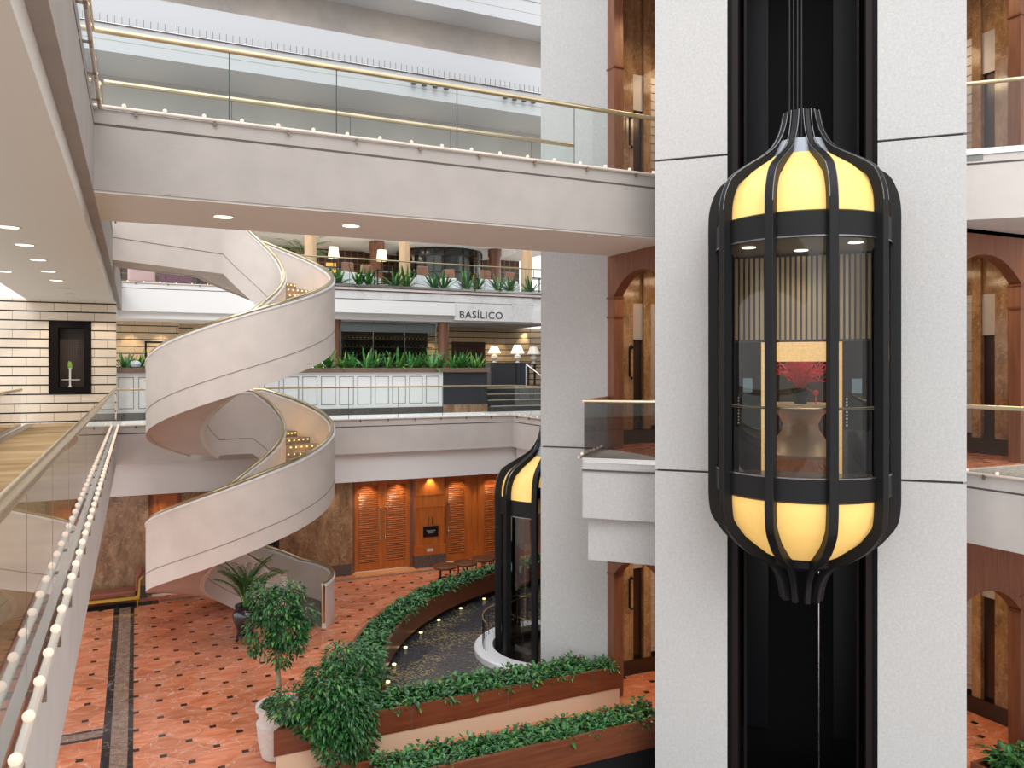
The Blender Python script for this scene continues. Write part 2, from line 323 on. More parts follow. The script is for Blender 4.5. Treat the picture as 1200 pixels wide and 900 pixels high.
# ------------------------------------------------------------------ mesh builder
class MB:
    def __init__(s): s.v = []; s.f = []; s.mi = []; s.cur = 0
    def add(s, vs, fs):
        o = len(s.v); s.v += [tuple(p) for p in vs]; s.f += [tuple(i + o for i in f) for f in fs]; s.mi += [s.cur]*len(fs); return s
    def box(s, x0, x1, y0, y1, z0, z1):
        v = [(x0,y0,z0),(x1,y0,z0),(x1,y1,z0),(x0,y1,z0),(x0,y0,z1),(x1,y0,z1),(x1,y1,z1),(x0,y1,z1)]
        return s.add(v, [(0,3,2,1),(4,5,6,7),(0,1,5,4),(1,2,6,5),(2,3,7,6),(3,0,4,7)])
    def prism(s, poly, z0, z1):
        n = len(poly)
        v = [(x,y,z0) for x,y in poly] + [(x,y,z1) for x,y in poly]
        a = sum(poly[i][0]*poly[(i+1)%n][1]-poly[(i+1)%n][0]*poly[i][1] for i in range(n))
        f = [tuple(range(n))[::-1], tuple(range(n, 2*n))] + [(i,(i+1)%n,n+(i+1)%n,n+i) for i in range(n)]
        if a < 0: f = [t[::-1] for t in f]
        return s.add(v, f)
    def extrude_xz(s, poly, y0, y1):          # polygon in XZ, thickness along Y
        n = len(poly)
        v = [(x,y0,z) for x,z in poly] + [(x,y1,z) for x,z in poly]
        a = sum(poly[i][0]*poly[(i+1)%n][1]-poly[(i+1)%n][0]*poly[i][1] for i in range(n))
        f = [tuple(range(n)), tuple(range(n, 2*n))[::-1]] + [((i+1)%n,i,n+i,n+(i+1)%n) for i in range(n)]
        if a < 0: f = [t[::-1] for t in f]
        return s.add(v, f)
    def extrude_yz(s, poly, x0, x1):
        n = len(poly)
        v = [(x0,y,z) for y,z in poly] + [(x1,y,z) for y,z in poly]
        a = sum(poly[i][0]*poly[(i+1)%n][1]-poly[(i+1)%n][0]*poly[i][1] for i in range(n))
        f = [tuple(range(n))[::-1], tuple(range(n, 2*n))] + [(i,(i+1)%n,n+(i+1)%n,n+i) for i in range(n)]
        if a < 0: f = [t[::-1] for t in f]
        return s.add(v, f)
    def tube(s, path, r, n=8, closed=False, flat=1.0):
        P = [Vector(p) for p in path]; m = len(P); rings = []
        for i, p in enumerate(P):
            a = P[i-1] if (i > 0 or closed) else P[i]; b = P[(i+1) % m] if (i < m-1 or closed) else P[i]
            t = (b - a).normalized()
            up = Vector((0,0,1)) if abs(t.z) < 0.95 else Vector((0,1,0))
            x = t.cross(up).normalized(); y = x.cross(t).normalized()
            rr = r[i] if isinstance(r, (list, tuple)) else r
            rings.append([p + x*math.cos(2*PI*k/n)*rr + y*math.sin(2*PI*k/n)*rr*flat for k in range(n)])
        v = [q for ring in rings for q in ring]; f = []
        for i in range(m if closed else m-1):
            j = (i+1) % m
            for k in range(n): f.append((i*n+k, i*n+(k+1)%n, j*n+(k+1)%n, j*n+k))
        if not closed: f += [tuple(range(n))[::-1], tuple(range((m-1)*n, m*n))]
        return s.add(v, f)
    def lathe(s, prof, n=24, c=(0,0,0), a0=0.0, a1=2*PI, cap=True):
        full = abs(a1 - a0 - 2*PI) < 1e-6; m = len(prof); cols = n if full else n + 1
        v = []
        for k in range(cols):
            a = a0 + (a1-a0)*k/n
            for r, z in prof: v.append((c[0]+r*math.cos(a), c[1]+r*math.sin(a), c[2]+z))
        f = []
        for k in range(n):
            k2 = (k+1) % cols
            for i in range(m-1): f.append((k*m+i, k2*m+i, k2*m+i+1, k*m+i+1))
        if full and cap:
            if prof[0][0] > 1e-5: f.append(tuple(k*m for k in range(n))[::-1])
            if prof[-1][0] > 1e-5: f.append(tuple(k*m+m-1 for k in range(n)))
        return s.add(v, f)
    def sphere(s, c, r, n=10, m=6, sz=1.0):
        prof = [(max(1e-4, r*math.sin(PI*i/m)), -r*sz*math.cos(PI*i/m)) for i in range(m+1)]
        return s.lathe(prof, n, c, cap=False)
    def loft(s, secs, closed=False):          # list of equal-length closed sections
        n = len(secs[0]); m = len(secs); v = [p for q in secs for p in q]; f = []
        for i in range(m if closed else m-1):
            j = (i+1) % m
            for k in range(n): f.append((i*n+k, i*n+(k+1)%n, j*n+(k+1)%n, j*n+k))
        if not closed: f += [tuple(range(n))[::-1], tuple(range((m-1)*n, m*n))]
        return s.add(v, f)
    def xform(s, mat, start=0):
        for i in range(start, len(s.v)): s.v[i] = tuple(mat @ Vector(s.v[i]))
        return s

def wloc(o):
    p = Vector((0,0,0))
    while o is not None: p += o.location; o = o.parent
    return p

def mesh_from(mb, name, mats, off=(0,0,0), smooth=False, bevel=0.0, ang=35):
    me = bpy.data.meshes.new(name)
    me.from_pydata([(x-off[0], y-off[1], z-off[2]) for x,y,z in mb.v], [], mb.f)
    for m in (mats if isinstance(mats, (list, tuple)) else [mats]): me.materials.append(m)
    if isinstance(mats, (list, tuple)) and len(mats) > 1: me.polygons.foreach_set('material_index', mb.mi)
    bm = bmesh.new(); bm.from_mesh(me)
    bmesh.ops.recalc_face_normals(bm, faces=bm.faces)
    bm.to_mesh(me); bm.free()
    if smooth:
        me.polygons.foreach_set('use_smooth', [True]*len(me.polygons))
        me.set_sharp_from_angle(angle=math.radians(ang))
    me.update()
    return me

def addbevel(o, w):
    if w:
        b = o.modifiers.new('bevel', 'BEVEL'); b.width = w; b.segments = 2; b.limit_method = 'ANGLE'; b.angle_limit = math.radians(40)
    return o

def top(name, mb, mats, label=None, cat=None, group=None, kind=None, smooth=False, bevel=0.0):
    xs = [p[0] for p in mb.v]; ys = [p[1] for p in mb.v]; zs = [p[2] for p in mb.v]
    off = ((min(xs)+max(xs))/2, (min(ys)+max(ys))/2, min(zs))
    o = bpy.data.objects.new(name, mesh_from(mb, name, mats, off, smooth)); o.location = off; C.objects.link(o)
    tag(o, label, cat, group, kind); addbevel(o, bevel)
    return o

def tag(o, label=None, cat=None, group=None, kind=None):
    if label: o['label'] = label
    if cat: o['category'] = cat
    if group: o['group'] = group
    if kind: o['kind'] = kind
    return o

def struct(name, mb, mats, bevel=0.0, smooth=False):
    return top(name, mb, mats, kind='structure', bevel=bevel, smooth=smooth)

def thing(name, label, cat, loc, rz=0.0, group=None):
    o = bpy.data.objects.new(name, None); o.empty_display_size = 0.2; C.objects.link(o)
    o.location = loc; o.rotation_euler = (0,0,rz)
    return tag(o, label, cat, group)

def part(name, mb, mats, parent, world=True, smooth=False, bevel=0.0, label=None, kind=None):
    off = wloc(parent) if world else (0,0,0)
    o = bpy.data.objects.new(name, mesh_from(mb, name, mats, off, smooth)); C.objects.link(o); o.parent = parent
    if label: o['label'] = label
    if kind: o['kind'] = kind
    return addbevel(o, bevel)

def inst(name, me, parent, loc=(0,0,0), rot=(0,0,0), sc=(1,1,1)):
    o = bpy.data.objects.new(name, me); C.objects.link(o); o.parent = parent; o.location = loc; o.rotation_euler = rot; o.scale = sc
    return o

def dup(root, loc, rz=0.0, label=None, sc=None):
    def cp(o, par):
        c = o.copy(); C.objects.link(c); c.parent = par
        for ch in list(o.children): cp(ch, c)
        return c
    r = cp(root, None); r.location = loc; r.rotation_euler = (0,0,rz)
    if sc: r.scale = (sc, sc, sc)
    if label: r['label'] = label
    return r

ORD = ['first','second','third','fourth','fifth','sixth','seventh','eighth','ninth','tenth','eleventh','twelfth','thirteenth','fourteenth','fifteenth','sixteenth','seventeenth','eighteenth','nineteenth','twentieth']
Z1, Z2, Z3, Z4, Z5, Z6 = 0.0, 5.1, 10.2, 15.3, 20.4, 25.5
E1 = (8.87, 8.87)       # near lift axis
E2 = (8.87, 16.70)      # far lift axis
RC = (13.13, 13.13)     # centre of the ring planter
RIN, ROUT = 9.0, 9.8

def circ(c, r, n, a0=0.0, a1=2*PI):
    return [(c[0]+r*math.cos(a0+(a1-a0)*k/n), c[1]+r*math.sin(a0+(a1-a0)*k/n)) for k in range(n)]

def fill_holes(outer, holes, z):
    bm = bmesh.new(); es = []
    for loop in [outer] + holes:
        vs = [bm.verts.new((x, y, z)) for x, y in loop]
        for i in range(len(vs)): es.append(bm.edges.new((vs[i], vs[(i+1) % len(vs)])))
    bmesh.ops.triangle_fill(bm, edges=es, use_beauty=True)
    bm.verts.index_update()
    mb = MB(); mb.v = [tuple(v.co) for v in bm.verts]
    mb.f = []
    for f in bm.faces:
        ids = [v.index for v in f.verts]
        mb.f.append(tuple(ids) if f.normal.z > 0 else tuple(ids[::-1]))
    mb.mi = [0]*len(mb.f)
    bm.free(); return mb

def stripseg(mb, p, q, z0, z1, out=0.004, depth=0.03):
    """thin strip on the outer face of edge p->q (outside is to the right of p->q)"""
    d = Vector((q[0]-p[0], q[1]-p[1])); d.normalize(); n = Vector((d.y, -d.x))
    a = (p[0]+n.x*out, p[1]+n.y*out); b = (q[0]+n.x*out, q[1]+n.y*out)
    c = (q[0]-n.x*depth, q[1]-n.y*depth); e = (p[0]-n.x*depth, p[1]-n.y*depth)
    mb.prism([a, b, c, e], z0, z1)

# ---------------------------------------------------------------- ground floor
fo = [(-4,5),(3.2,5),(3.2,11.9),(8.9,11.9),(10.05,11.9),(11.9,10.05),(12.0,8.8),(12.0,-3),(18.2,-3),(18.2,28),(-4,28)]
f0 = fill_holes(fo, [circ(E2, 1.38, 40)], 0.0)
struct('floor', f0, M['floor'])
mb = MB(); mb.box(3.0, 12.2, 3, 12.6, -2.7, -2.5); struct('floor', mb, M['shaft'])
# marble borders inlaid in the ground floor (raised a hair so they show)
mb = MB(); mb.box(-0.41, -0.13, 12.0, 25.2, -0.02, 0.004); mb.box(-4, -0.55, 16.56, 16.84, -0.02, 0.004); struct('trim_1', mb, M['brownband'])
mb = MB(); mb.box(-0.55, -0.41, 12.0, 25.2, -0.02, 0.006); mb.box(-0.13, -0.04, 12.0, 25.2, -0.02, 0.006)
mb.box(-4, -0.55, 16.84, 16.92, -0.02, 0.006); mb.box(-4, -0.55, 16.47, 16.56, -0.02, 0.006); struct('trim_2', mb, M['blackband'])
mb = MB(); mb.box(0.6, 9.6, 25.38, 25.62, -0.02, 0.005); struct('trim_3', mb, M['brownband'])
mb = MB(); mb.box(-4, 0.6, 25.2, 25.62, -0.02, 0.007); struct('trim_4', mb, M['blackband'])
# pit wall below the far lift
mb = MB(); mb.lathe([(1.38, -2.6), (1.38, 0.0)], 40, (E2[0], E2[1], 0), cap=False); struct('wall_pit', mb, M['black'])

# ---------------------------------------------------------------- ground back wall (under the terrace)
mb = MB(); mb.box(-4, 0.35, 26.05, 26.4, 0, 3.1); mb.box(1.25, 6.45, 26.05, 26.4, 0, 3.1); struct('wall_back', mb, M['brownmarble'])
mb = MB(); mb.box(-4, 0.3, 26.0, 26.06, 0, 0.36); mb.box(1.3, 6.4, 26.0, 26.06, 0, 0.36); struct('baseboard_back', mb, M['granite'])
mb = MB(); mb.box(-4, 16, 25.74, 26.4, 3.08, 4.05); struct('trim_5', mb, M['white'])
mb = MB(); mb.box(8.58, 9.62, 25.95, 26.6, 0.75, 3.1); mb.box(8.55, 9.65, 25.92, 26.6, 0.42, 0.75); mb.box(8.58, 9.62, 25.935, 26.0, 2.45, 2.48); mb.box(8.58, 9.62, 25.935, 26.0, 2.05, 2.065); struct('wall_pilaster', mb, M['door'])
mb = MB(); mb.box(8.54, 9.66, 25.9, 26.6, 0, 0.42); struct('baseboard_pilaster', mb, M['granite'])
mb = MB(); mb.box(12.0, 16, 26.05, 26.4, 0, 3.1); mb.box(12.9, 13.1, 18, 26.05, 0, 4.0); struct('wall_right', mb, M['cherryv'])
mb = MB(); mb.box(6.45, 8.54, 25.66, 26.5, 0, 0.02); mb.box(9.66, 12.2, 25.66, 26.6, 0, 0.02); struct('trim_6', mb, simple('orange_threshold', (0.62, 0.30, 0.12), 0.25))

def louver_door(name, x0, x1, y, leaves, handles):
    root = thing(name, None, None, ((x0+x1)/2, y, 0)); root['kind'] = 'structure'
    f = MB(); f.box(x0, x0+0.09, y-0.09, y+0.12, 0.03, 3.1); f.box(x1-0.09, x1, y-0.09, y+0.12, 0.03, 3.1); f.box(x0, x1, y-0.09, y+0.12, 3.02, 3.12)
    part('door_frame', f, M['cherryv'], root, bevel=0.01)
    for a, b, lv in leaves:
        l = MB(); s = 0.14
        l.box(a, a+s, y-0.03, y+0.03, 0.04, 3.02); l.box(b-s, b, y-0.03, y+0.03, 0.04, 3.02); l.box(a+s, b-s, y-0.03, y+0.03, 0.04, 0.30); l.box(a+s, b-s, y-0.03, y+0.03, 2.86, 3.02)
        leaf = part('door_leaf', l, M['door'], root, bevel=0.008)
        v = MB(); n = 44
        v.box(a+s, b-s, y+0.012, y+0.03, 0.30, 2.86)
        if lv:
            n = 36; h_ = 2.54/n
            for k in range(n):
                z = 0.31 + k*h_
                v.extrude_yz([(y+0.02, z), (y-0.012, z+0.004), (y-0.040, z+h_*0.30), (y-0.044, z+h_*0.48), (y-0.034, z+h_*0.68), (y+0.02, z+h_*0.95)], a+s, b-s)
        part('louver_panel', v, M['door'], leaf)
    for hx in handles:
        h = MB(); z0, z1 = 1.05, 2.12
        h.tube([(hx, y-0.05, z0), (hx, y-0.10, z0+0.04), (hx, y-0.085, z0+0.2), (hx, y-0.12, (z0+z1)/2), (hx, y-0.085, z1-0.2), (hx, y-0.10, z1-0.04), (hx, y-0.05, z1)], [0.022,0.03,0.016,0.02,0.016,0.03,0.022], 8)
        h.sphere((hx, y-0.07, z0), 0.035); h.sphere((hx, y-0.07, z1), 0.035)
        part('door_handle', h, M['brass'], root, smooth=True)
louver_door('door_1', 6.45, 8.55, 26.22, [(6.55, 7.5, True), (7.5, 8.45, True)], [7.42, 7.58])
louver_door('door_2', 9.66, 12.1, 26.28, [(9.75, 10.62, True), (10.62, 11.12, False), (11.12, 11.98, True)], [9.86])
louver_door('door_3', 0.35, 1.25, 26.2, [(0.44, 1.16, False)], [1.05])

# ---------------------------------------------------------------- level 2 slabs
TER = [(-0.5,25.5),(12.0,25.5),(12.0,17.6),(17,17.6),(17,46),(-3.2,46),(-3.2,27.8),(-0.5,27.8)]
mb = MB(); mb.prism(TER, Z2-1.08, Z2); struct('floor_terrace', mb, M['stucco'])
mb = MB(); stripseg(mb, TER[0], TER[1], Z2-0.215, Z2-0.185); stripseg(mb, TER[1], TER[2], Z2-0.215, Z2-0.185); struct('trim_7', mb, M['joint'])
mb = MB(); mb.box(12.2, 16.5, 17.8, 25.6, 3.1, Z2-1.07); struct('trim_8', mb, M['white'])
mb = MB(); mb.box(-2.95, -0.5, -4, 27.85, Z2-1.08, Z2); struct('floor_walkway', mb, M['stucco'])
mb = MB(); stripseg(mb, (-0.5, 25.5), (-0.5, -4), Z2-0.215, Z2-0.185) if False else stripseg(mb, (-0.5, -4), (-0.5, 25.5), Z2-0.215, Z2-0.185); struct('trim_9', mb, M['joint'])
mb = MB(); mb.box(-2.72, -0.68, -4, 27.79, Z2-0.01, Z2+0.012); struct('floor_carpet', mb, M['carpet'])
mb = MB(); mb.box(-2.95, -2.72, -4, 27.79, Z2-0.01, Z2+0.016); struct('trim_10', mb, M['ledge'])
# pale stone band along the terrace edge
mb = MB(); mb.box(-0.4, 11.9, 25.62, 28.3, Z2-0.01, Z2+0.006); struct('trim_11', mb, M['white'])
SB = [(11.9,-3),(11.9,8.87),(14.3,8.87),(14.3,-3)]
mb = MB(); mb.prism(SB, Z2-1.08, Z2); struct('floor_bridge', mb, M['stucco'])
mb = MB(); mb.box(12.05, 14.2, -3, 8.7, Z2-0.01, Z2+0.01); struct('trim_12', mb, M['gravel'])
mb = MB(); stripseg(mb, (11.9, 8.87), (11.9, -3), Z2-0.215, Z2-0.185); struct('trim_13', mb, M['joint'])

# ---------------------------------------------------------------- brick wall with niche
mb = MB()
for b in [(-7,-2.37,5.1,8.86), (-1.23,-0.55,5.1,8.86), (-2.37,-1.23,5.1,6.02), (-2.37,-1.23,8.22,8.86)]:
    mb.box(b[0], b[1], 27.8, 28.15, b[2], b[3])
struct('wall_brick', mb, M['brick'])
mb = MB(); mb.box(-7, -2.9, 27.82, 28.1, 8.86, 13.0); struct('wall_upper_left', mb, M['white'])

# ---------------------------------------------------------------- level 3 left walkway and bridge
mb = MB(); mb.box(-0.64, -0.5, -4, 11.9, 9.1, Z3); mb.box(-0.64, -0.5, 14.17, 35.5, 9.1, Z3); mb.box(-0.64, -0.5, 11.9, 14.17, 9.1, Z3-0.02); struct('trim_14', mb, M['stuccoshade'])
mb = MB(); mb.box(-2.95, -0.64, -4, 35.5, 8.84, Z3); struct('ceiling_walkway', mb, M['soffit'])
mb = MB(); stripseg(mb, (-0.5, -4), (-0.5, 11.9), Z3-0.215, Z3-0.185); stripseg(mb, (-0.5, 14.17), (-0.5, 35.5), Z3-0.215, Z3-0.185); struct('trim_15', mb, M['joint'])
BR = [(-0.5,11.9),(8.95,11.9),(8.95,14.17),(-0.5,14.17)]
mb = MB(); mb.prism(BR, 9.13, Z3); struct('floor_upper_bridge', mb, M['stuccoshade'])
mb = MB(); mb.box(-0.5, 8.9, 11.93, 14.14, 9.1, 9.132); struct('ceiling_bridge', mb, M['soffit'])
mb = MB(); stripseg(mb, BR[0], BR[1], Z3-0.215, Z3-0.185); stripseg(mb, BR[2], BR[3], Z3-0.215, Z3-0.185); struct('trim_16', mb, M['joint'])

# ---------------------------------------------------------------- level 3 back terrace
L3 = [(-3,35.5),(5.0,35.5),(5.0,32.5),(17.6,32.5),(17.6,47),(-3,47)]
mb = MB(); mb.prism(L3, 9.08, Z3); struct('floor_restaurant', mb, M['white'])
mb = MB(); mb.prism([(-3,35.7),(5.2,35.7),(5.2,32.75),(17.6,32.75),(17.6,47),(-3,47)], 8.80, 9.09); struct('ceiling_restaurant', mb, M['white'])
mb = MB(); stripseg(mb, L3[0], L3[1], Z3-0.215, Z3-0.185); struct('trim_17', mb, M['joint'])
mb = MB(); mb.box(5.0, 17.6, 32.36, 32.52, 10.0, 10.09); struct('trim_18', mb, simple('pink_ledge', (0.66, 0.57, 0.55), 0.6))
mb = MB(); mb.box(5.0, 17.6, 32.40, 32.51, 9.965, 10.0); struct('trim_19', mb, M['joint'])
mb = MB(); mb.box(5.0, 12.49, 32.36, 32.52, 9.06, 9.60); struct('trim_20', mb, M['white'])
mb = MB(); mb.box(5.0, 12.49, 32.40, 32.51, 9.60, 9.64); struct('trim_21', mb, M['joint'])
mb = MB(); mb.box(5.0, 16.3, 32.43, 32.52, 9.62, 9.97); mb.box(12.49, 16.3, 32.43, 32.52, 8.87, 9.64); struct('trim_22', mb, M['whitemarble'])
mb = MB(); mb.box(16.3, 17.6, 32.36, 32.52, 8.85, 9.40); struct('trim_23', mb, M['white'])
# upper guest floors behind
for zi, (z, yb, h0) in enumerate([(Z4, 35.5, 1.1), (Z5, 35.5, 1.07), (Z6, 36.6, 1.15)]):
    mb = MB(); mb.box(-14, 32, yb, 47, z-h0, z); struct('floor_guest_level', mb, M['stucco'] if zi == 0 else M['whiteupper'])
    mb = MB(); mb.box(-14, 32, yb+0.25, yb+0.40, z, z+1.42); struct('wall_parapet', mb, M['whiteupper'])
    mb = MB(); mb.box(-14, 32, yb-0.004, yb+0.02, z-0.62, z-0.60); mb.box(-14, 32, yb-0.02, yb+0.2, z, z+0.03); struct('trim_%d' % (24+zi), mb, M['groove'])
    mb = MB(); mb.box(-14, 32, 38.4, 38.7, z, z+4.1); struct('wall_corridor', mb, M['stuccoshade'])
mb = MB(); mb.box(-14, 32, 36.6, 47, 30.0, 30.6); struct('ceiling_guest_level', mb, M['white'])
# restaurant ceiling on level 3
mb = MB(); mb.box(-3, 20, 36.2, 47, 12.95, 13.2); struct('ceiling_dining', mb, M['soffit'])
mb = MB(); mb.box(-3, 20, 35.9, 36.25, 12.72, 13.1); struct('trim_27', mb, M['white'])
mb = MB(); mb.box(-3, 20, 41.6, 41.9, Z3, 12.95); struct('wall_dining', mb, M['winegrid'])
# level 2 interior walls
mb = MB(); mb.box(-3.2, 1.7, 38.0, 38.3, Z2, 8.82); struct('wall_inner_left', mb, M['brick2'])
mb = MB(); mb.box(1.7, 7.4, 39.4, 39.7, Z2, 8.82); struct('wall_inner_middle', mb, M['brick2'])
mb = MB(); mb.box(12.0, 17.0, 37.0, 37.3, 6.0, 8.82); mb.prism([(17.0,37.0),(19.4,35.6),(19.6,35.9),(17.1,37.3)], 6.0, 8.82); struct('wall_entrance', mb, M['brick2'])
mb = MB(); mb.box(14.1, 15.85, 36.9, 37.05, 6.0, 8.1); struct('trim_28', mb, M['doordark'])
mb = MB(); mb.box(12.4, 19.5, 29.4, 37.2, Z2, 6.02); struct('floor_entrance', mb, M['charcoal'])
mb = MB(); mb.box(18.6, 19.4, 32.0, 35.6, 6.0, 8.8); struct('wall_entrance_right', mb, M['shelfdark'])

# ---------------------------------------------------------------- tower columns
CD = (SQ, -SQ); DN = (SQ, SQ)
A1 = (7.76, 10.97)
def along(p, d, s): return (p[0]+d[0]*s, p[1]+d[1]*s)
def pier(name, poly):
    zs = [-3.0, 0.0, Z2, Z3, Z4, Z5, 27.0]
    mb = MB()
    for a, b in zip(zs[:-1], zs[1:]): mb.prism(poly, a + 0.018, b - 0.018)
    struct(name, mb, M['stone'])
    cx = sum(p[0] for p in poly)/len(poly); cy = sum(p[1] for p in poly)/len(poly)
    core = MB(); core.prism([(cx+(x-cx)*0.94, cy+(y-cy)*0.94) for x, y in poly], -3, 26.9); struct('trim_29', core, M['joint'])
a = A1; b = along(A1, CD, 1.157)
pier('wall_tower_left', [a, b, along(b, DN, 1.6), along(a, DN, 1.6)])
c = along(A1, CD, 3.357); d = along(A1, CD, 4.54)
pier('wall_tower_right', [c, d, along(d, DN, 1.6), along(c, DN, 1.6)])
pier('wall_tower_far', [(7.87,15.3), (8.9,14.27), (9.22,14.59), (8.19,15.62)])
q = along((8.19,15.62), DN, 2.65)
pier('wall_tower_far_end', [q, along(q, DN, 0.9), along(along(q, DN, 0.9), CD, 1.2), along(q, CD, 1.2)])
pier('wall_tower_south', [(14.27,8.9),(15.3,7.87),(15.62,8.19),(14.59,9.22)])
mb = MB(); mb.prism([(15.62,8.19),(18.0,10.57),(18.0,10.9),(15.5,8.5)], 0, 27); struct('wall_south', mb, M['stone'])
mb = MB(); mb.box(18.0, 18.3, -3, 32, -0.1, 27); struct('wall_east', mb, M['stucco'])
mb = MB(); mb.box(11.98, 12.04, 3, 8.8, -2.5, -0.01); mb.box(3.14, 3.2, 3, 11.9, -2.5, -0.01); struct('wall_void', mb, M['black'])
# near shaft
def loc1(u, n, z=0):      # u along the face (centre 0), n towards the atrium
    m = along(A1, CD, 2.257); return (m[0]+CD[0]*u-DN[0]*n, m[1]+CD[1]*u-DN[1]*n)
def quad1(u0, u1, n0, n1): return [loc1(u0,n0), loc1(u1,n0), loc1(u1,n1), loc1(u0,n1)]
mb = MB(); mb.prism(quad1(-1.1,-1.04,-2.3,-0.02), -2.6, 27); mb.prism(quad1(1.04,1.1,-2.3,-0.02), -2.6, 27)
for z0, z1 in [(-2.6, 5.1), (7.75, 27)]: mb.prism(quad1(-1.1,1.1,-2.4,-2.25), z0, z1)
mb.prism(quad1(-1.1,-0.72,-2.4,-2.25), 5.1, 7.75); mb.prism(quad1(0.72,1.1,-2.4,-2.25), 5.1, 7.75)
struct('wall_shaft', mb, M['shaft'])
mb = MB()
for zc in (Z1, Z2, Z3, Z4, Z5):
    if zc != Z2: mb.prism(quad1(-1.0,1.0,-0.9,-0.75), zc-1.0, zc-0.1)
    for u0, u1 in ((-0.98,-0.55), (0.55,0.98)): mb.prism(quad1(u0,u1,-2.24,-2.1), zc+0.2, zc+3.6)
struct('trim_30', mb, M['shaftpanel'])
mb = MB()
for u in (-1.0, 1.0): mb.prism(quad1(u-0.06,u+0.06,-0.5,-0.05), -2.6, 27)
for u in (-0.86, 0.86): mb.prism(quad1(u-0.02,u+0.02,-0.7,-0.6), -2.6, 27)
struct('trim_31', mb, M['darkbrown'])
# far shaft
m2 = along((8.19,15.62), DN, 1.32)
def quad2(u0, u1, n0, n1):
    def P(u, n): return (m2[0]+DN[0]*u-CD[0]*n, m2[1]+DN[1]*u-CD[1]*n)
    return [P(u0,n0), P(u1,n0), P(u1,n1), P(u0,n1)]
mb = MB(); mb.prism(quad2(-1.3,1.3,-1.5,-1.4), 0, 27); mb.prism(quad2(-1.3,-1.25,-1.4,-0.05), 0, 27); mb.prism(quad2(1.25,1.3,-1.4,-0.05), 0, 27)
struct('wall_far_shaft', mb, M['shaft'])

# ---------------------------------------------------------------- lift lobbies on four levels
LP = [(8.92,12.05),(8.92,14.3),(9.6,15.0),(15.2,15.0),(15.2,9.6),(14.3,8.9),(12.05,8.9),(12.05,9.75),(11.68,10.12),(10.12,11.68),(9.75,12.05)]
def swap(pts): return [(y, x) for x, y in pts]
def archpoly(f, j0=12.05, j1=14.3, jw=0.26, top=0.0):
    a, b = j0+jw*0.4, j1-jw; n = 14
    arc = []
    for k in range(n+1):
        t = k/n; y = a + (b-a)*t
        arc.append((y, f + 3.15 + 0.46*(1-abs(2*t-1)**2.2)))
    return [(j0, top), (j0, f+3.15)] + arc + [(j1, f+3.15), (j1, top)], a, b
MLOB = [M['goldmarble']]
for li, f in enumerate((Z1, Z2, Z3)):
    if f > 0:
        mb = MB(); mb.prism(LP, f-0.4, f+0.012); struct('floor_lobby', mb, M['floor'])
    mb = MB(); mb.prism(LP, f+3.95+(1.45 if f == Z3 else 0), f+4.15+(1.45 if f == Z3 else 0)); struct('ceiling_lobby', mb, M['soffit'])
    # marble walls: north and east with dark lift doors, sheeted in upright slabs
    mb = MB()
    for s in (lambda q: q, swap):
        for poly in ([(9.0,14.38),(9.22,14.16),(9.72,14.9),(9.6,15.0)],):
            mb.prism(s(poly), f, f+3.95+(1.45 if f == Z3 else 0))
        for x0, x1, dp in ((9.6,9.99,0.06),(10.27,10.46,0.06),(10.74,11.5,0.06),(12.4,12.9,0.06),(13.8,15.2,0.06)):
            mb.prism(s([(x0,15.0-dp),(x1,15.0-dp),(x1,15.2),(x0,15.2)]), f, f+3.95+(1.45 if f == Z3 else 0))
        mb.prism(s([(9.6,15.02),(15.2,15.02),(15.2,15.2),(9.6,15.2)]), f+3.1, f+3.95+(1.45 if f == Z3 else 0))
    struct('wall_lobby', mb, M['goldmarble'])
    mb = MB()
    for s in (lambda q: q, swap):
        for x0, x1 in ((9.99,10.27),(11.52,12.38)): mb.prism(s([(x0,14.985),(x1,14.985),(x1,15.05),(x0,15.05)]), f+2.32, f+3.12)
        for k in range(14): mb.prism(s([(10.47,14.98),(10.73,14.98),(10.73,15.0),(10.47,15.0)]), f+0.5+0.19*k, f+0.5+0.19*k+0.03)
        mb.prism(s([(10.47,15.0),(10.73,15.0),(10.73,15.05),(10.47,15.05)]), f+0.4, f+3.12)
    struct('trim_37', mb, M['silverpanel'])
    mb = MB()
    for s in (lambda q: q, swap):
        mb.prism(s([(9.6,15.04),(15.2,15.04),(15.2,15.2),(9.6,15.2)]), f, f+3.1)
        mb.prism(s([(9.65,14.9),(15.2,14.9),(15.2,14.94),(9.65,14.94)]), f, f+0.32)
    struct('baseboard_lobby', mb, M['lobbydark'])
    hi = 1.45 if f == Z3 else (-0.62 if f == Z1 else 0.0)
    pol, ya, yb = archpoly(f + hi, top=f+max(4.0, 4.0+hi))
    for s, fn in ((0, 'extrude_yz'), (1, 'extrude_xz')):
        w = thing('door_%d' % (4+li*2+s), None, None, (9.0, 13.2, f) if s == 0 else (13.2, 9.0, f)); w['kind'] = 'structure'
        h = MB(); getattr(h, fn)(pol, 8.9, 9.12); part('arch_header', h, M['cherryv'], w)
        for y0, y1 in ((12.05, ya+0.03), (yb-0.03, 14.3)):
            j = MB(); poly = [(8.9,y0),(9.12,y0),(9.12,y1),(8.9,y1)]
            j.prism(swap(poly) if s else poly, f, f+hi+3.16); jb = part('jamb', j, M['cherryv'], w, bevel=0.01)
        k = MB()
        for z in (3.12 + hi, 2.72 + (0.05 if hi else 0)):
            for y0, y1 in ((12.05, ya+0.05), (yb-0.05, 14.3)):
                poly = [(8.885,y0),(9.135,y0),(9.135,y1),(8.885,y1)]
                k.prism(swap(poly) if s else poly, f+z, f+z+0.035)
        part('moulding', k, M['cherry'], w)
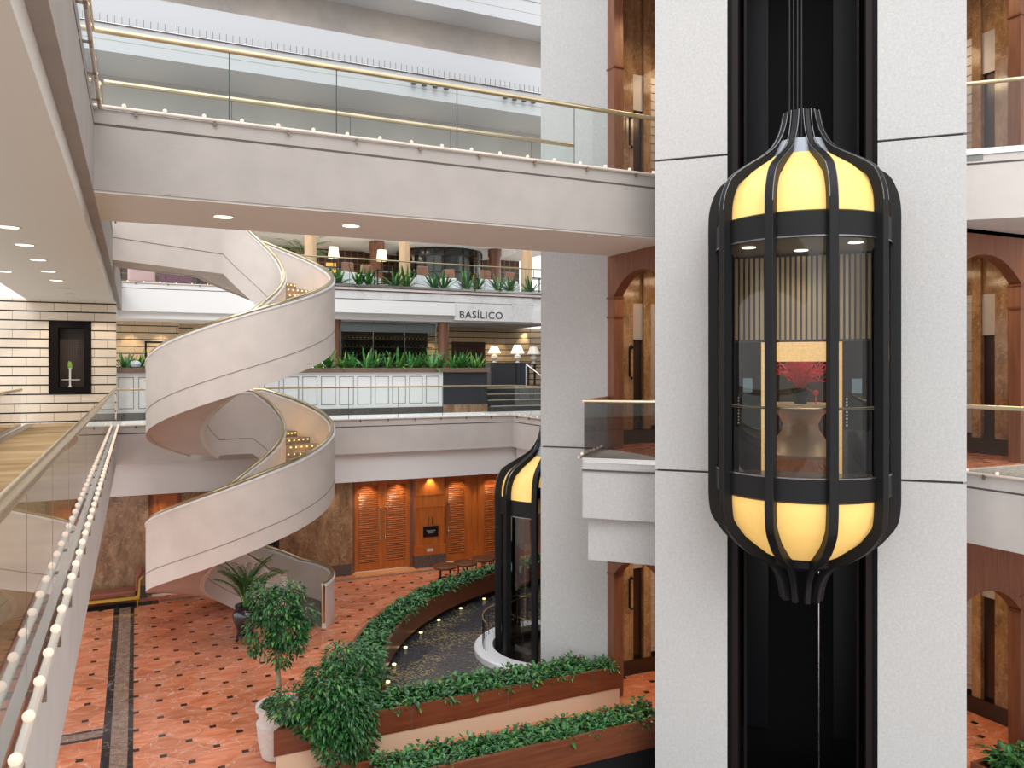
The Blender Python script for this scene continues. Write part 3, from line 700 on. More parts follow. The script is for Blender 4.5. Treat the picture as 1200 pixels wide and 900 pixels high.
mb = MB(); mb.prism(quad1(-1.3,1.3,-4.6,-4.5), Z2+0.013, Z2+3.0); struct('wall_added_backdrop', mb, M['lobbydark'])  # added dark backdrop, keeps the view through the lift doorway dark
# pointed balcony fronts (level 2 west, level 3 south)
PB = [(8.9,14.27),(7.47,12.84),(8.52,11.79),(8.9,12.05)]
def inset(pts, k):
    cx, cy = 8.75, 13.0
    return [(cx+(x-cx)*k, cy+(y-cy)*k) for x, y in pts]
mb = MB(); mb.prism(PB, Z2-1.08, Z2); struct('floor_balcony', mb, M['stone'])
mb = MB(); mb.prism([(8.9,14.2),(7.66,12.96),(8.52,12.05),(8.9,12.1)], 3.2, Z2-1.07); struct('trim_32', mb, M['stone'])
mb = MB(); stripseg(mb, PB[2], PB[1], Z2-0.215, Z2-0.185, out=-0.004) ; stripseg(mb, PB[1], PB[2], Z2-0.215, Z2-0.185); struct('trim_33', mb, M['joint'])
mb = MB(); mb.prism(swap(PB), Z3-1.08, Z3); struct('floor_balcony', mb, M['stucco'])
PS = swap(PB)
mb = MB(); stripseg(mb, PS[2], PS[1], Z3-0.215, Z3-0.185); struct('trim_34', mb, M['joint'])
mb = MB(); mb.box(12.1, 14.25, 8.9, 9.1, Z2+4.0, Z3-0.01); struct('trim_35', mb, M['stucco'])
# ---------------------------------------------------------------- glass balustrades with bulb rails
bulb_mb = MB(); bulb_mb.sphere((0,0,0), 0.028, 12, 8)
BULB = mesh_from(bulb_mb, 'bulb', M['bulb'], smooth=True)
brk = MB(); brk.box(-0.012,0.012,-0.07,0.07,-0.012,0.012); brk.box(-0.02,0.02,0.05,0.07,-0.05,0.03)
BRACKET = mesh_from(brk, 'bracket', M['ledge'])

def balustrade(name, label, p, q, zf, side, joints, bulbs=0.0, rail=True, glass='glass', rail_ext=(0,0), tube_off=0.08, railr=0.04, cat='balustrade', bulb0=0.2, gap=True, railmat='brass'):
    """straight run p->q; side=+1 puts the bulb rail to the right of p->q; joints = list of distances"""
    P = Vector((p[0], p[1])); Q = Vector((q[0], q[1])); d = (Q-P); Lg = d.length; d.normalize(); n = Vector((d.y, -d.x))*side
    root = thing(name, label, cat, ((p[0]+q[0])/2, (p[1]+q[1])/2, zf))
    def at(s, o, z): return (P.x+d.x*s+n.x*o, P.y+d.y*s+n.y*o, zf+z)
    if rail:
        m = MB(); m.tube([at(-rail_ext[0], 0, 1.07), at(Lg+rail_ext[1], 0, 1.07)], railr, 14); part('handrail', m, M[railmat], root, smooth=True)
    js = [0.0] + list(joints) + [Lg]
    for a, b in zip(js[:-1], js[1:]):
        m = MB(); g = 0.006
        m.add([at(a+g,0,-0.16), at(b-g,0,-0.16), at(b-g,0,1.045), at(a+g,0,1.045)], [(0,1,2,3)])
        part('glass_panel', m, M[glass], root)
    for a in js[1:-1]:
        e = MB(); e.add([at(a-0.008,0.001,-0.1), at(a+0.008,0.001,-0.1), at(a+0.008,0.001,1.04), at(a-0.008,0.001,1.04)], [(0,1,2,3)])
        part('glass_edge', e, M['charcoal'], root)
    m = MB(); 
    v = [at(-0.0,-0.03,-0.06), at(Lg,-0.03,-0.06), at(Lg,0.03,-0.06), at(0,0.03,-0.06), at(0,-0.03,0.03), at(Lg,-0.03,0.03), at(Lg,0.03,0.03), at(0,0.03,0.03)]
    m.add(v, [(0,3,2,1),(4,5,6,7),(0,1,5,4),(1,2,6,5),(2,3,7,6),(3,0,4,7)])
    part('glazing_channel', m, M['steel'], root)
    if bulbs:
        m = MB(); m.tube([at(0,tube_off,0.03), at(Lg,tube_off,0.03)], 0.025, 10); t = part('bulb_rail', m, M['tube'], root, smooth=True)
        loc0 = wloc(root); k = 0; s = bulb0
        ang = math.atan2(d.y, d.x)
        while s < Lg - 0.05 and k < 98:
            w = at(s, tube_off, 0.03+0.042); inst('bulb', BULB, t, tuple(w[i]-loc0[i] for i in range(3))); k += 1; s += bulbs
        s = 0.5
        while s < Lg:
            w = at(s, tube_off/2, 0.0); inst('bracket', BRACKET, root, tuple(w[i]-loc0[i] for i in range(3)), (0,0,ang if side < 0 else ang+PI)); s += bulbs*2
    return root

# level 3 bridge, near and far side
balustrade('glass_balustrade', 'glass balustrade with gold handrail and bulb row on the near edge of the upper bridge', (-0.5,11.97), (8.9,11.97), Z3, 1, [1.7,3.22,5.15,7.3], bulbs=0.5, tube_off=0.1, bulb0=0.36)
balustrade('glass_balustrade', 'glass balustrade with gold handrail on the far edge of the upper bridge', (-0.45,14.1), (8.0,14.1), Z3, -1, [1.9,3.9,5.8,7.5], bulbs=0)
# level 3 left walkway
balustrade('glass_balustrade', 'gold railed glass balustrade running out of the top left corner above the camera', (-0.53,-4), (-0.53,11.97), Z3, 1, [3,5,7,9,11,13.5], bulbs=0.5, tube_off=0.1)
balustrade('glass_balustrade', 'upper left walkway balustrade beyond the bridge, above the spiral stair landing', (-0.53,14.2), (-0.53,21.2), Z3, 1, [2.5,5], bulbs=0.5, tube_off=0.1)
# level 2 left walkway
balustrade('glass_balustrade', 'long reflective glass balustrade with gold handrail along the left walkway carpet', (-0.53,-3), (-0.53,25.45), Z2, 1, [8,9.5,11,13.7,16.5,18,19.5,21,22.5,24,25.5,27], bulbs=0.455, tube_off=0.085, bulb0=6.37, railr=0.045)
balustrade('glass_balustrade', 'glass balustrade with gold rail on the outer left side of the carpeted walkway', (-2.93,26.4), (-2.93,-3), Z2, -1, [2,4,6,8,10,13,16,20,24], bulbs=0)
# level 2 terrace
balustrade('glass_balustrade', 'short terrace balustrade with gold rail between the left walkway and the spiral stair', (-0.5,25.56), (1.5,25.56), Z2, 1, [1.0], bulbs=0.46, railr=0.03)
balustrade('glass_balustrade', 'terrace balustrade with gold rail and bulbs in front of the white panelled planter', (3.3,25.56), (12.05,25.56), Z2, 1, [1.35,2.9,4.55,6.1,7.7], bulbs=0.46, railr=0.03)
balustrade('glass_balustrade', 'terrace balustrade returning toward the grey pier beside the brass edged steps', (12.05,25.56), (12.05,17.7), Z2, 1, [1.4,2.9,4.4,5.9], bulbs=0.46, railr=0.03)
# small pointed balconies
balustrade('glass_balustrade', 'smoked glass balustrade of the small pointed balcony between the two grey piers', (7.5,12.84), (8.5,11.84), Z2, -1, [], bulbs=0, glass='smoke', railr=0.035, railmat='brasspale')
balustrade('glass_balustrade', 'smoked glass side of the small pointed balcony meeting the far grey pier', (8.88,14.2), (7.5,12.84), Z2, -1, [], bulbs=0.3, tube_off=-0.1, glass='smoke', railr=0.035, railmat='brasspale')
balustrade('glass_balustrade', 'gold railed glass balustrade of the upper right balcony beside the tall pier', (11.8,8.5), (12.84,7.5), Z3, -1, [], bulbs=0, railr=0.035)
balustrade('glass_balustrade', 'gold railed glass balustrade on the right bridge beside the tall pier', (11.95,8.6), (11.95,-2.5), Z2, 1, [1.3,2.8,4.4,6,8], bulbs=0.5, railr=0.035, railmat='brasspale')
# level 3 restaurant terrace and left recess
balustrade('glass_balustrade', 'glass balustrade with thin gold rail along the upper restaurant terrace', (5.9,32.42), (17.5,32.42), Z3, 1, [2,4,6,8,10], bulbs=0, railr=0.03)
balustrade('glass_balustrade', 'glass balustrade with bulbs in front of the plum sofas on the upper left floor', (-0.5,35.55), (5.0,35.55), Z3, 1, [1.6,3.2], bulbs=0.6, railr=0.03)
# ---------------------------------------------------------------- lantern lifts
# local frame: +y points out into the atrium, z=0 is the landing floor
OUTP = [(0.30,-1.72),(0.335,-1.50),(0.40,-1.33),(0.53,-1.17),(0.755,-1.06),(0.98,-0.91),(1.11,-0.79),(1.27,-0.57),(1.315,-0.40),(1.33,-0.20),
        (1.33,0.5),(1.33,1.5),(1.33,2.5),(1.33,3.5),(1.33,3.85),(1.315,4.05),(1.27,4.22),(1.18,4.40),(1.02,4.53),(0.86,4.63),(0.63,4.77),(0.46,4.91),(0.345,5.10),(0.29,5.28),(0.265,5.42)]
def smoothprof(P, k=4):
    out = []
    for i in range(len(P)-1):
        p0 = P[max(0,i-1)]; p1 = P[i]; p2 = P[i+1]; p3 = P[min(len(P)-1,i+2)]
        for j in range(k):
            t = j/k
            out.append(tuple(0.5*((2*p1[q]) + (-p0[q]+p2[q])*t + (2*p0[q]-5*p1[q]+4*p2[q]-p3[q])*t*t + (-p0[q]+3*p1[q]-3*p2[q]+p3[q])*t**3) for q in (0,1)))
    return out + [P[-1]]
OUTP = smoothprof(OUTP[:10], 3)[:-1] + [(1.33,-0.2)] + smoothprof(OUTP[13:], 3)
def sst(a, b, x): t = min(1, max(0, (x-a)/(b-a))); return t*t*(3-2*t)
def rib_mb(az, w=0.122, dp=0.15):
    """one bent box-section rib following the onion outline"""
    mb = MB(); secs = []; P = OUTP
    for i, (r, z) in enumerate(P):
        a = P[max(0,i-1)]; b = P[min(len(P)-1,i+1)]
        t = Vector((b[0]-a[0], b[1]-a[1])); t.normalize(); nn = Vector((-t.y, t.x))   # inward normal
        if nn.x > 0 and 0.2 < z < 3.8: nn = -nn
        if i in (0, len(P)-1): pass
        k = 1.0 - 0.38*sst(4.6, 5.0, z) - 0.38*sst(-1.1, -1.4, z) if True else 1
        ir, iz = r + nn.x*dp*k, z + nn.y*dp*k
        ww = w*(1.0 - 0.38*sst(4.4, 5.1, z) - 0.38*sst(-0.8, -1.4, z))/2
        secs.append([(-ww, r, z), (ww, r, z), (ww, ir, iz), (-ww, ir, iz)])
    mb.loft(secs); mb.xform(Matrix.Rotation(az, 4, 'Z')); return mb
def profile_panel(prof, a0, a1, n=8):
    mb = MB(); mb.lathe(prof, n, (0,0,0), a0+PI/2, a1+PI/2, cap=False); return mb

def make_lift(label):
    root = thing('lantern_lift', label, 'lift', (E1[0], E1[1], Z2), 0.75*PI)
    az = [math.radians(18 + 36*k) for k in range(-3, 3)]         # -90 .. 90
    az = sorted(az)
    for a in az:
        r = part('rib', rib_mb(a), M['black'], root, world=False, smooth=True, bevel=0.012)
        if abs(a) < 1.2:
            e = MB()
            P = [p for p in OUTP if p[1] > -1.0]
            for sgn in (-1, 1):
                e.tube([(sgn*0.055, p[0]-0.004, p[1]) for p in P if p[1] > 3.9], 0.006, 5)
            e.xform(Matrix.Rotation(a, 4, 'Z'))
            part('edge_trim', e, M['blacktrim'], r, world=False, smooth=True)
    A0, A1_ = math.radians(-92), math.radians(92)
    def band(name, prof, mat, n=40, a0=A0, a1=A1_): return part(name, profile_panel(prof, a0, a1, n), mat, root, world=False, smooth=True)
    ub = band('upper_band', [(1.12,3.44),(1.215,3.44),(1.215,3.77),(1.16,3.80),(1.12,3.80)], M['black'])
    g = MB(); g.lathe([(1.205,3.425),(1.225,3.425),(1.225,3.445),(1.205,3.445)], 40, (0,0,0), A0+PI/2, A1_+PI/2); part('band_trim', g, M['blacktrim'], ub, world=False, smooth=True)
    lb = band('lower_band', [(1.12,-0.14),(1.17,-0.14),(1.215,-0.11),(1.215,0.20),(1.12,0.20)], M['black'])
    g = MB(); g.lathe([(1.205,0.195),(1.225,0.195),(1.225,0.215),(1.205,0.215)], 40, (0,0,0), A0+PI/2, A1_+PI/2); part('band_trim', g, M['blacktrim'], lb, world=False, smooth=True)
    dome = [(1.175,3.79),(1.16,4.00),(1.10,4.20),(1.0,4.36),(0.86,4.49),(0.70,4.60),(0.56,4.69),(0.47,4.76)]
    bowl = [(0.50,-1.05),(0.62,-0.99),(0.80,-0.86),(0.97,-0.70),(1.08,-0.52),(1.15,-0.30),(1.17,-0.13)]
    for i in range(5):
        a0, a1 = az[i], az[i+1]
        part('dome_panel', profile_panel(dome, a0, a1), M['yellow'], root, world=False, smooth=True)
        part('bowl_panel', profile_panel(bowl, a0, a1), M['yellow'], root, world=False, smooth=True)
        part('glass_pane', profile_panel([(1.175,0.20),(1.175,3.44)], a0, a1), M['liftglass'], root, world=False, smooth=True)
    c = MB(); c.lathe([(0.50,4.73),(0.44,4.84),(0.37,4.98),(0.30,4.98),(0.2,4.70)], 30, (0,0,0)); part('collar', c, simple('pewter_collar', (0.30,0.32,0.36), 0.4, metal=0.4), root, world=False, smooth=True)
    c = MB(); c.lathe([(0.2,-1.0),(0.40,-1.22),(0.50,-1.16),(0.53,-1.03),(0.45,-1.0)], 30, (0,0,0)); part('bottom_collar', c, M['black'], root, world=False, smooth=True)
    f = MB(); f.lathe([(0.02,0.02),(1.13,0.02),(1.13,0.08),(0.02,0.08)], 40, (0,0,0), 0.02, PI-0.02); f.box(-1.0,1.0,-0.62,0.02,0.02,0.08); part('car_floor', f, M['granite'], root, world=False)
    f = MB(); f.lathe([(0.02,3.44),(1.13,3.44),(1.13,3.52),(0.02,3.52)], 40, (0,0,0), 0.02, PI-0.02); f.box(-1.0,1.0,-0.62,0.02,3.44,3.52); part('car_ceiling', f, simple('car_ceiling_paint', (0.20,0.17,0.13), 0.4), root, world=False)
    # rear wall: bronze vertical slats above, dark panels with screens beside the open doorway
    w = MB(); w.box(-1.0,-0.58,-0.66,-0.60,0.08,3.44); w.box(0.58,1.0,-0.66,-0.60,0.08,3.44); w.box(-0.58,0.58,-0.66,-0.60,2.10,3.44)
    rw = part('rear_wall', w, M['charcoal'], root, world=False)
    s = MB()
    for k in range(26):
        x = -0.96 + k*0.0768
        s.box(x-0.022, x+0.022, -0.60, -0.57, 2.12, 3.40)
    part('bronze_slats', s, simple('bronze_slat', (0.42,0.32,0.19), 0.3, metal=0.6), rw, world=False)
    g = MB(); g.box(-0.585,-0.515,-0.60,-0.55,0.08,1.78); g.box(0.515,0.585,-0.60,-0.55,0.08,1.78); g.box(-0.585,0.585,-0.60,-0.55,1.78,2.08)
    part('doorway_frame', g, M['goldlit'], root, world=False)
    for sx in (-0.79, 0.79):
        k = MB(); k.box(sx-0.19, sx+0.19, -0.60, -0.57, 0.75, 2.08); pn = part('control_panel', k, M['black'], root, world=False)
        k = MB(); k.box(sx-0.07, sx+0.07, -0.57, -0.562, 1.30, 1.52); part('screen', k, M['screen'], pn, world=False)
        k = MB()
        for q in range(9): k.lathe([(0.0001,0),(0.014,0)], 8, (0,0,0)) if False else k.box(sx+0.13, sx+0.15, -0.57, -0.562, 0.80+q*0.05, 0.825+q*0.05)
        part('call_buttons', k, M['steel'], pn, world=False)
    h = MB(); h.tube([(1.06*math.cos(t), 1.06*math.sin(t), 1.13) for t in [0.08 + (PI-0.16)*k/28 for k in range(29)]], 0.018, 8); part('handrail', h, M['brass'], root, world=False, smooth=True)
    h = MB()
    for t in (0.35, 1.2, PI-1.2, PI-0.35): h.tube([(1.06*math.cos(t),1.06*math.sin(t),0.08),(1.06*math.cos(t),1.06*math.sin(t),1.13)], 0.010, 6)
    part('handrail_post', h, M['steel'], root, world=False)
    for sx, sy in ((-0.72, 0.35), (0.72, 0.35), (0.0, -0.2)):
        k = MB(); k.lathe([(0.0001,3.432),(0.10,3.432),(0.10,3.44),(0.0001,3.44)], 16, (sx,sy,0)); part('ceiling_lamp', k, M['downlight'], root, world=False)
    # column lit edges and hanging ropes
    e = MB()
    for sx in (-1, 1):
        e.tube([(sx*1.185, -0.015, 0.2), (sx*1.185, -0.015, 3.44)], 0.014, 6)
    part('edge_rod', e, M['steel'], root, world=False)
    return root
lift = make_lift('black ribbed lantern lift with glowing yellow dome on the front of the tall pier')
def rope(name, u, n, z0, z1, r, label):
    mb = MB(); p = loc1(u, n); mb.tube([(p[0],p[1],z0),(p[0],p[1],z1)], r, 6); return top(name, mb, M['rubber'] if u < 0.1 else M['steel'], label, 'cable', smooth=True)
for i, u in enumerate((-0.16, -0.10, -0.04, 0.02)):
    rope('hoist_rope', u, -0.3, 10.3, 26, 0.010, 'thin dark hoist rope above the near lift, %s of four from the left' % ORD[i])
rope('travelling_cable', 0.28, -0.4, -2.4, 3.9, 0.012, 'pale cable hanging straight down the black shaft under the near lift')
lift2 = dup(lift, (E2[0], E2[1], 0.0), 0.25*PI, 'black ribbed lantern lift standing in the pool, half hidden by the grey pier')

# white curb ring round the far pit, with a small gold-railed guard inside
root = thing('pit_curb', 'white round curb ring in the pool round the far lift', 'curb', (E2[0],E2[1],0))
r_ = MB(); r_.lathe([(1.39,-0.02),(1.39,0.30),(1.78,0.30),(1.82,0.26),(1.82,0.12)], 48, (E2[0],E2[1],0), math.radians(45), math.radians(226)); part('white_coping', r_, simple('white_coping_stone', (0.72,0.73,0.75), 0.35), root, smooth=True)
r_ = MB(); r_.lathe([(1.84,0.0),(1.84,0.13),(1.80,0.13)], 48, (E2[0],E2[1],0), math.radians(45), math.radians(226)); part('dark_kerb', r_, M['black'], root, smooth=True)
root = thing('pit_guard', 'gold railed guard with black bars behind the far lift in the pool', 'railing', (E2[0]+0.5,E2[1]+1.45,0.3))
g = MB(); arcs = [math.radians(d) for d in range(60, 175, 6)]
g.tube([(E2[0]+1.62*math.cos(a), E2[1]+1.62*math.sin(a), 0.95) for a in arcs], 0.022, 8); part('gold_rail', g, M['brass'], root, smooth=True)
g = MB()
for a in arcs: g.tube([(E2[0]+1.62*math.cos(a), E2[1]+1.62*math.sin(a), 0.3), (E2[0]+1.62*math.cos(a), E2[1]+1.62*math.sin(a), 0.95)], 0.008, 5)
part('bars', g, M['black'], root)

# lobby table with red branches seen through the near lift
tp = loc1(0.0, -3.1)
t = thing('pedestal_table', 'cream pedestal table behind the near lift doorway', 'table', (tp[0],tp[1],Z2+0.012))
k = MB(); k.lathe([(0.0001,0.93),(0.80,0.93),(0.82,0.96),(0.80,1.0),(0.0001,1.0)], 36, (tp[0],tp[1],Z2)); part('tabletop', k, M['cream'], t, smooth=True)
k = MB(); k.lathe([(0.72,0.012),(0.72,0.06),(0.62,0.16),(0.46,0.32),(0.34,0.5),(0.32,0.62),(0.40,0.78),(0.58,0.93)], 28, (tp[0],tp[1],Z2)); part('pedestal', k, M['cream'], t, smooth=True)
v = thing('vase_of_red_branches', 'dark vase of red branches on the pedestal table behind the lift glass', 'flower arrangement', (tp[0],tp[1],Z2+1.0))
k = MB(); k.lathe([(0.11,1.0),(0.15,1.16),(0.175,1.3),(0.15,1.3),(0.1,1.05)], 20, (tp[0],tp[1],Z2)); part('vase', k, M['black'], v, smooth=True)
rb = MB(); rnd = random.Random(3)
for i in range(110):
    a = rnd.uniform(0, 2*PI); el = rnd.uniform(0.25, 1.0); L0 = rnd.uniform(0.45, 0.88)
    p = Vector((tp[0], tp[1], Z2+1.25)); d = Vector((math.cos(a)*(1.1-el), math.sin(a)*(1.1-el), 0.75+el)).normalized(); pts = [p.copy()]
    for j in range(5):
        p = p + d*L0/4; d = (d + Vector((rnd.uniform(-.75,.75), rnd.uniform(-.75,.75), rnd.uniform(-.5,.55)))).normalized(); pts.append(p.copy())
    rb.tube(pts, [0.013,0.011,0.010,0.010,0.008,0.006], 5)
    for j in (2,3,4): rb.sphere(pts[j], 0.017, 5, 4)
part('red_branches', rb, M['red'], v)
tk = MB(); q = loc1(0.27, -2.75); tk.sphere((q[0],q[1],Z2+1.22), 0.055, 8, 6); tk.tube([(q[0],q[1],Z2+1.22),(q[0],q[1],Z2+1.0)], 0.012, 6); tk.tube([(q[0],q[1],Z2+1.22),(tp[0],tp[1],Z2+1.35)], 0.005, 4)
part('tassel', tk, M['redknot'], v, label='bright red tassel')
# black pull handles on the lobby marble by the west openings
for f, nm in ((Z1,'ground floor'), (Z2,'middle floor'), (Z3,'upper floor')):
    h = MB(); p = (9.84, 14.86)
    h.tube([(p[0]+0.09,p[1]+0.06,f+1.45),(p[0]+0.09,p[1],f+1.47),(p[0],p[1],f+1.50),(p[0],p[1],f+2.12),(p[0]+0.04,p[1],f+2.18),(p[0]+0.09,p[1],f+2.14),(p[0]+0.09,p[1]+0.06,f+2.12)], 0.024, 8)
    top('pull_handle', h, M['black'], 'black upright pull handle on the marble inside the %s archway between the piers' % nm, 'handle', smooth=True)
# ---------------------------------------------------------------- spiral staircase
SC = (2.61, 22.45); RO, RI = 2.38, 0.98; TH = 0.11
def lerp(tab, t):
    for (a, va), (b, vb) in zip(tab[:-1], tab[1:]):
        if t <= b: return va + (vb-va)*(t-a)/(b-a)
    return tab[-1][1]
ZT1 = [(-38,0.12),(40,0.12),(173,1.69),(277,3.22),(353,4.16),(429,5.1),(484,5.1)]
ZT2 = [(482,5.1),(533,5.80),(713,8.25),(836,10.2),(850,10.2)]
def pt(r, deg, z): a = math.radians(deg); return (SC[0]+r*math.cos(a), SC[1]+r*math.sin(a), z)
def ring_wall(r0, r1, tab, a0, a1, top_off, bot_off, step=4.0, extra=None, zmin=0.0):
    n = max(2, int(round((a1-a0)/step))); secs = []
    for k in range(n+1):
        t = a0+(a1-a0)*k/n; z = lerp(tab, t); zb = max(zmin, z-bot_off)
        secs.append([pt(r0,t,zb), pt(r1,t,zb), pt(r1,t,z+top_off), pt(r0,t,z+top_off)])
    return secs
sp = thing('spiral_staircase', 'white two storey spiral staircase with gold handrails', 'staircase', (SC[0],SC[1],0))
LX, LYi, LYo = -0.5, 21.45, 22.85      # where the top landing meets the left walkway
def landing_secs(r0, r1, off_top, off_bot, y_end, a_end=836):
    """straight continuation of a balustrade from the helix to the walkway edge"""
    z = 10.2; p0 = pt(r0,a_end,0); p1 = pt(r1,a_end,0); w = r1-r0
    e0 = (LX, y_end); out = []
    for k in (0.0, 0.35, 0.7, 1.0):
        xa, ya = p0[0]+(e0[0]-p0[0])*k, p0[1]+(e0[1]-p0[1])*k
        xb, yb = p1[0]+(e0[0]-p1[0])*k, p1[1]+(e0[1]+w-p1[1])*k
        out.append([(xa,ya,z-off_bot),(xb,yb,z-off_bot),(xb,yb,z+off_top),(xa,ya,z+off_top)])
    return out[1:]
TOP, BOT = 0.99, 0.71
ob = MB(); ob.loft(ring_wall(RO-TH, RO, ZT1, -38, 442, TOP, BOT)); part('outer_balustrade', ob, M['stairplaster'], sp, smooth=True)
ob = MB(); ob.loft(ring_wall(RO-TH, RO, ZT2, 482, 836, TOP, 0.82) + landing_secs(RO-TH, RO, TOP, 0.82, LYo)); part('outer_balustrade', ob, M['stairplaster'], sp, smooth=True)
ib = MB(); ib.loft(ring_wall(RI, RI+TH, ZT1, -10, 484, TOP, BOT)); part('inner_balustrade', ib, M['stairplaster'], sp, smooth=True)
ib = MB(); ib.loft(ring_wall(RI, RI+TH, ZT2, 484, 836, TOP, 0.82) + landing_secs(RI, RI+TH, TOP, 0.82, LYi)); part('inner_balustrade', ib, M['stairplaster'], sp, smooth=True)
# white lip and gold handrail on each balustrade
def rail_of(r, tab, a0, a1, y_end=None, rr=0.045, lift_=0.075):
    n = int((a1-a0)/4); path = [pt(r, a0+(a1-a0)*k/n, lerp(tab, a0+(a1-a0)*k/n)+TOP+lift_) for k in range(n+1)]
    if y_end is not None:
        p = path[-1]; path += [(p[0]+(LX-p[0])*k, p[1]+(y_end-p[1])*k, p[2]) for k in (0.35, 0.7, 1.0)]
    return path
for r, tab, a0, a1, ye in ((RO-TH/2, ZT1, -38, 442, None), (RO-TH/2, ZT2, 482, 836, LYo+TH/2), (RI+TH/2, ZT1, -10, 484, None), (RI+TH/2, ZT2, 484, 836, LYi+TH/2)):
    m = MB(); path = rail_of(r, tab, a0, a1, ye)
    if tab is ZT1 and r > 2: path = [pt(r,-38.5,0.15), pt(r,-38.5,lerp(tab,-38)+TOP)] + path
    m.tube(path, 0.05, 10, flat=0.8); part('handrail', m, M['brass'], sp, smooth=True)
    m = MB(); secs = ring_wall(r-TH/2-0.02, r+TH/2+0.02, tab, a0, a1, TOP+0.03, -(TOP-0.02), zmin=-1)
    if ye is not None:
        secs += landing_secs(r-TH/2-0.02, r+TH/2+0.02, TOP+0.03, -(TOP-0.02), ye-TH/2-0.02)
    m.loft(secs); part('white_lip', m, M['white'], sp, smooth=True)
# shadow joint running along the outside of each balustrade
for r, tab, a0, a1, ye, s in ((RO, ZT1, 30, 442, None, 1), (RO, ZT2, 482, 836, None, 1), (RI, ZT1, 60, 484, None, -1), (RI, ZT2, 484, 836, LYi, -1)):
    m = MB(); lo, hi = (r-0.02, r+0.004) if s > 0 else (r-0.004, r+0.02)
    secs = ring_wall(lo, hi, tab, a0, a1, -0.27, 0.295, zmin=-1)
    if ye is not None:
        p = pt(lo, 836, 0); q = pt(hi, 836, 0)
        for k in (0.5, 1.0):
            xa, ya = p[0]+(LX-p[0])*k, p[1]+(ye-0.004-p[1])*k; xb, yb = q[0]+(LX-q[0])*k, q[1]+(ye+0.02-q[1])*k
            secs.append([(xa,ya,9.905),(xb,yb,9.905),(xb,yb,9.93),(xa,ya,9.93)])
    m.loft(secs); part('reveal_joint', m, M['groove'], sp)
# soffit (smooth underside) of each flight
def soffit(tab, a0, a1, end=False):
    secs = ring_wall(RI+TH-0.01, RO-TH+0.01, tab, a0, a1, -0.28, 0.79 if end else 0.68, zmin=0.0)
    if end:
        p0 = pt(RI+TH-0.01,836,0); p1 = pt(RO-TH+0.01,836,0)
        for k in (0.35, 0.7, 1.0):
            secs.append([(p0[0]+(LX-p0[0])*k, p0[1]+(LYi+TH-p0[1])*k, 9.41), (p1[0]+(LX-p1[0])*k, p1[1]+(LYo-p1[1])*k, 9.41), (p1[0]+(LX-p1[0])*k, p1[1]+(LYo-p1[1])*k, 10.19), (p0[0]+(LX-p0[0])*k, p0[1]+(LYi+TH-p0[1])*k, 10.19)])
    m = MB(); m.loft(secs); return m
part('soffit', soffit(ZT1, 62, 429), M['stairplaster'], sp, smooth=True)
part('soffit', soffit(ZT2, 486, 836, True), M['stairplaster'], sp, smooth=True)
m = MB(); m.loft([[pt(RI+TH,t,4.4), pt(RO-0.02,t,4.4), pt(RO-0.02,t,5.1), pt(RI+TH,t,5.1)] for t in range(429, 488, 5)]); m.prism([(1.75,24.3),(3.35,24.3),(3.35,25.52),(1.75,25.52)], 4.4, 5.1); part('landing', m, M['stairplaster'], sp)
# steps with little lamps under each nosing
sl = MB(); sl.sphere((0,0,0), 0.02, 7, 5); SLM = mesh_from(sl, 'step_lamp', M['steplight'], smooth=True)
def steps(tab, a0, a1, n, tag_):
    for k in range(n):
        t0 = a0+(a1-a0)*k/n; t1 = a0+(a1-a0)*(k+1)/n; z1 = lerp(tab, t1); z0 = lerp(tab, t0)
        m = MB(); ss = []
        for j in range(4):
            t = t0 - 0.8 + (t1-t0+0.8)*j/3
            ss.append([pt(RI+TH,t,z0-0.10), pt(RO-TH,t,z0-0.10), pt(RO-TH,t,z1), pt(RI+TH,t,z1)])
        m.loft(ss); st = part('step', m, M['treadstone'], sp)
        for j in range(7):
            q = pt(RI+TH+0.10+(RO-RI-2*TH-0.2)*j/6, t0-1.6, z1-0.05)
            inst('step_lamp', SLM, st, tuple(Vector(q)-wloc(st)))
steps(ZT1, 44, 429, 30, 1); steps(ZT2, 488, 836, 29, 2)
m = MB(); m.loft([[pt(RI+TH,t,0.0), pt(RO-TH,t,0.0), pt(RO-TH,t,0.12), pt(RI+TH,t,0.12)] for t in range(-36, 50, 5)]); part('bottom_plinth', m, M['granite'], sp)
# ---------------------------------------------------------------- planters and plants
def leaf(mb, b, d, up, L, W, droop=0.3, st=3):
    """pointed folded leaf from b along d"""
    d = d.normalized(); s = d.cross(up)
    if s.length < 1e-3: s = Vector((1,0,0))
    s.normalize(); n = s.cross(d).normalized()
    o = len(mb.v); prof = {2:[0.0,0.5], 3:[0.0,0.35,0.7], 5:[0.0,0.2,0.45,0.7,0.88]}[st]; wid = {2:[0.12,1.0], 3:[0.15,1.0,0.75], 5:[0.5,0.9,1.0,0.8,0.45]}[st]
    for t, w in zip(prof, wid):
        c = b + d*L*t - Vector((0,0,1))*droop*L*t*t + n*0.0
        mb.v += [tuple(c - s*W*w/2 + n*W*0.16*w), tuple(c), tuple(c + s*W*w/2 + n*W*0.16*w)]
    tip = b + d*L - Vector((0,0,1))*droop*L; mb.v.append(tuple(tip)); k = len(prof)
    for i in range(k-1):
        a = o+3*i; mb.f += [(a,a+1,a+4,a+3), (a+1,a+2,a+5,a+4)]; mb.mi += [mb.cur]*2
    a = o+3*(k-1); mb.f += [(a,a+1,o+3*k), (a+1,a+2,o+3*k)]; mb.mi += [mb.cur]*2

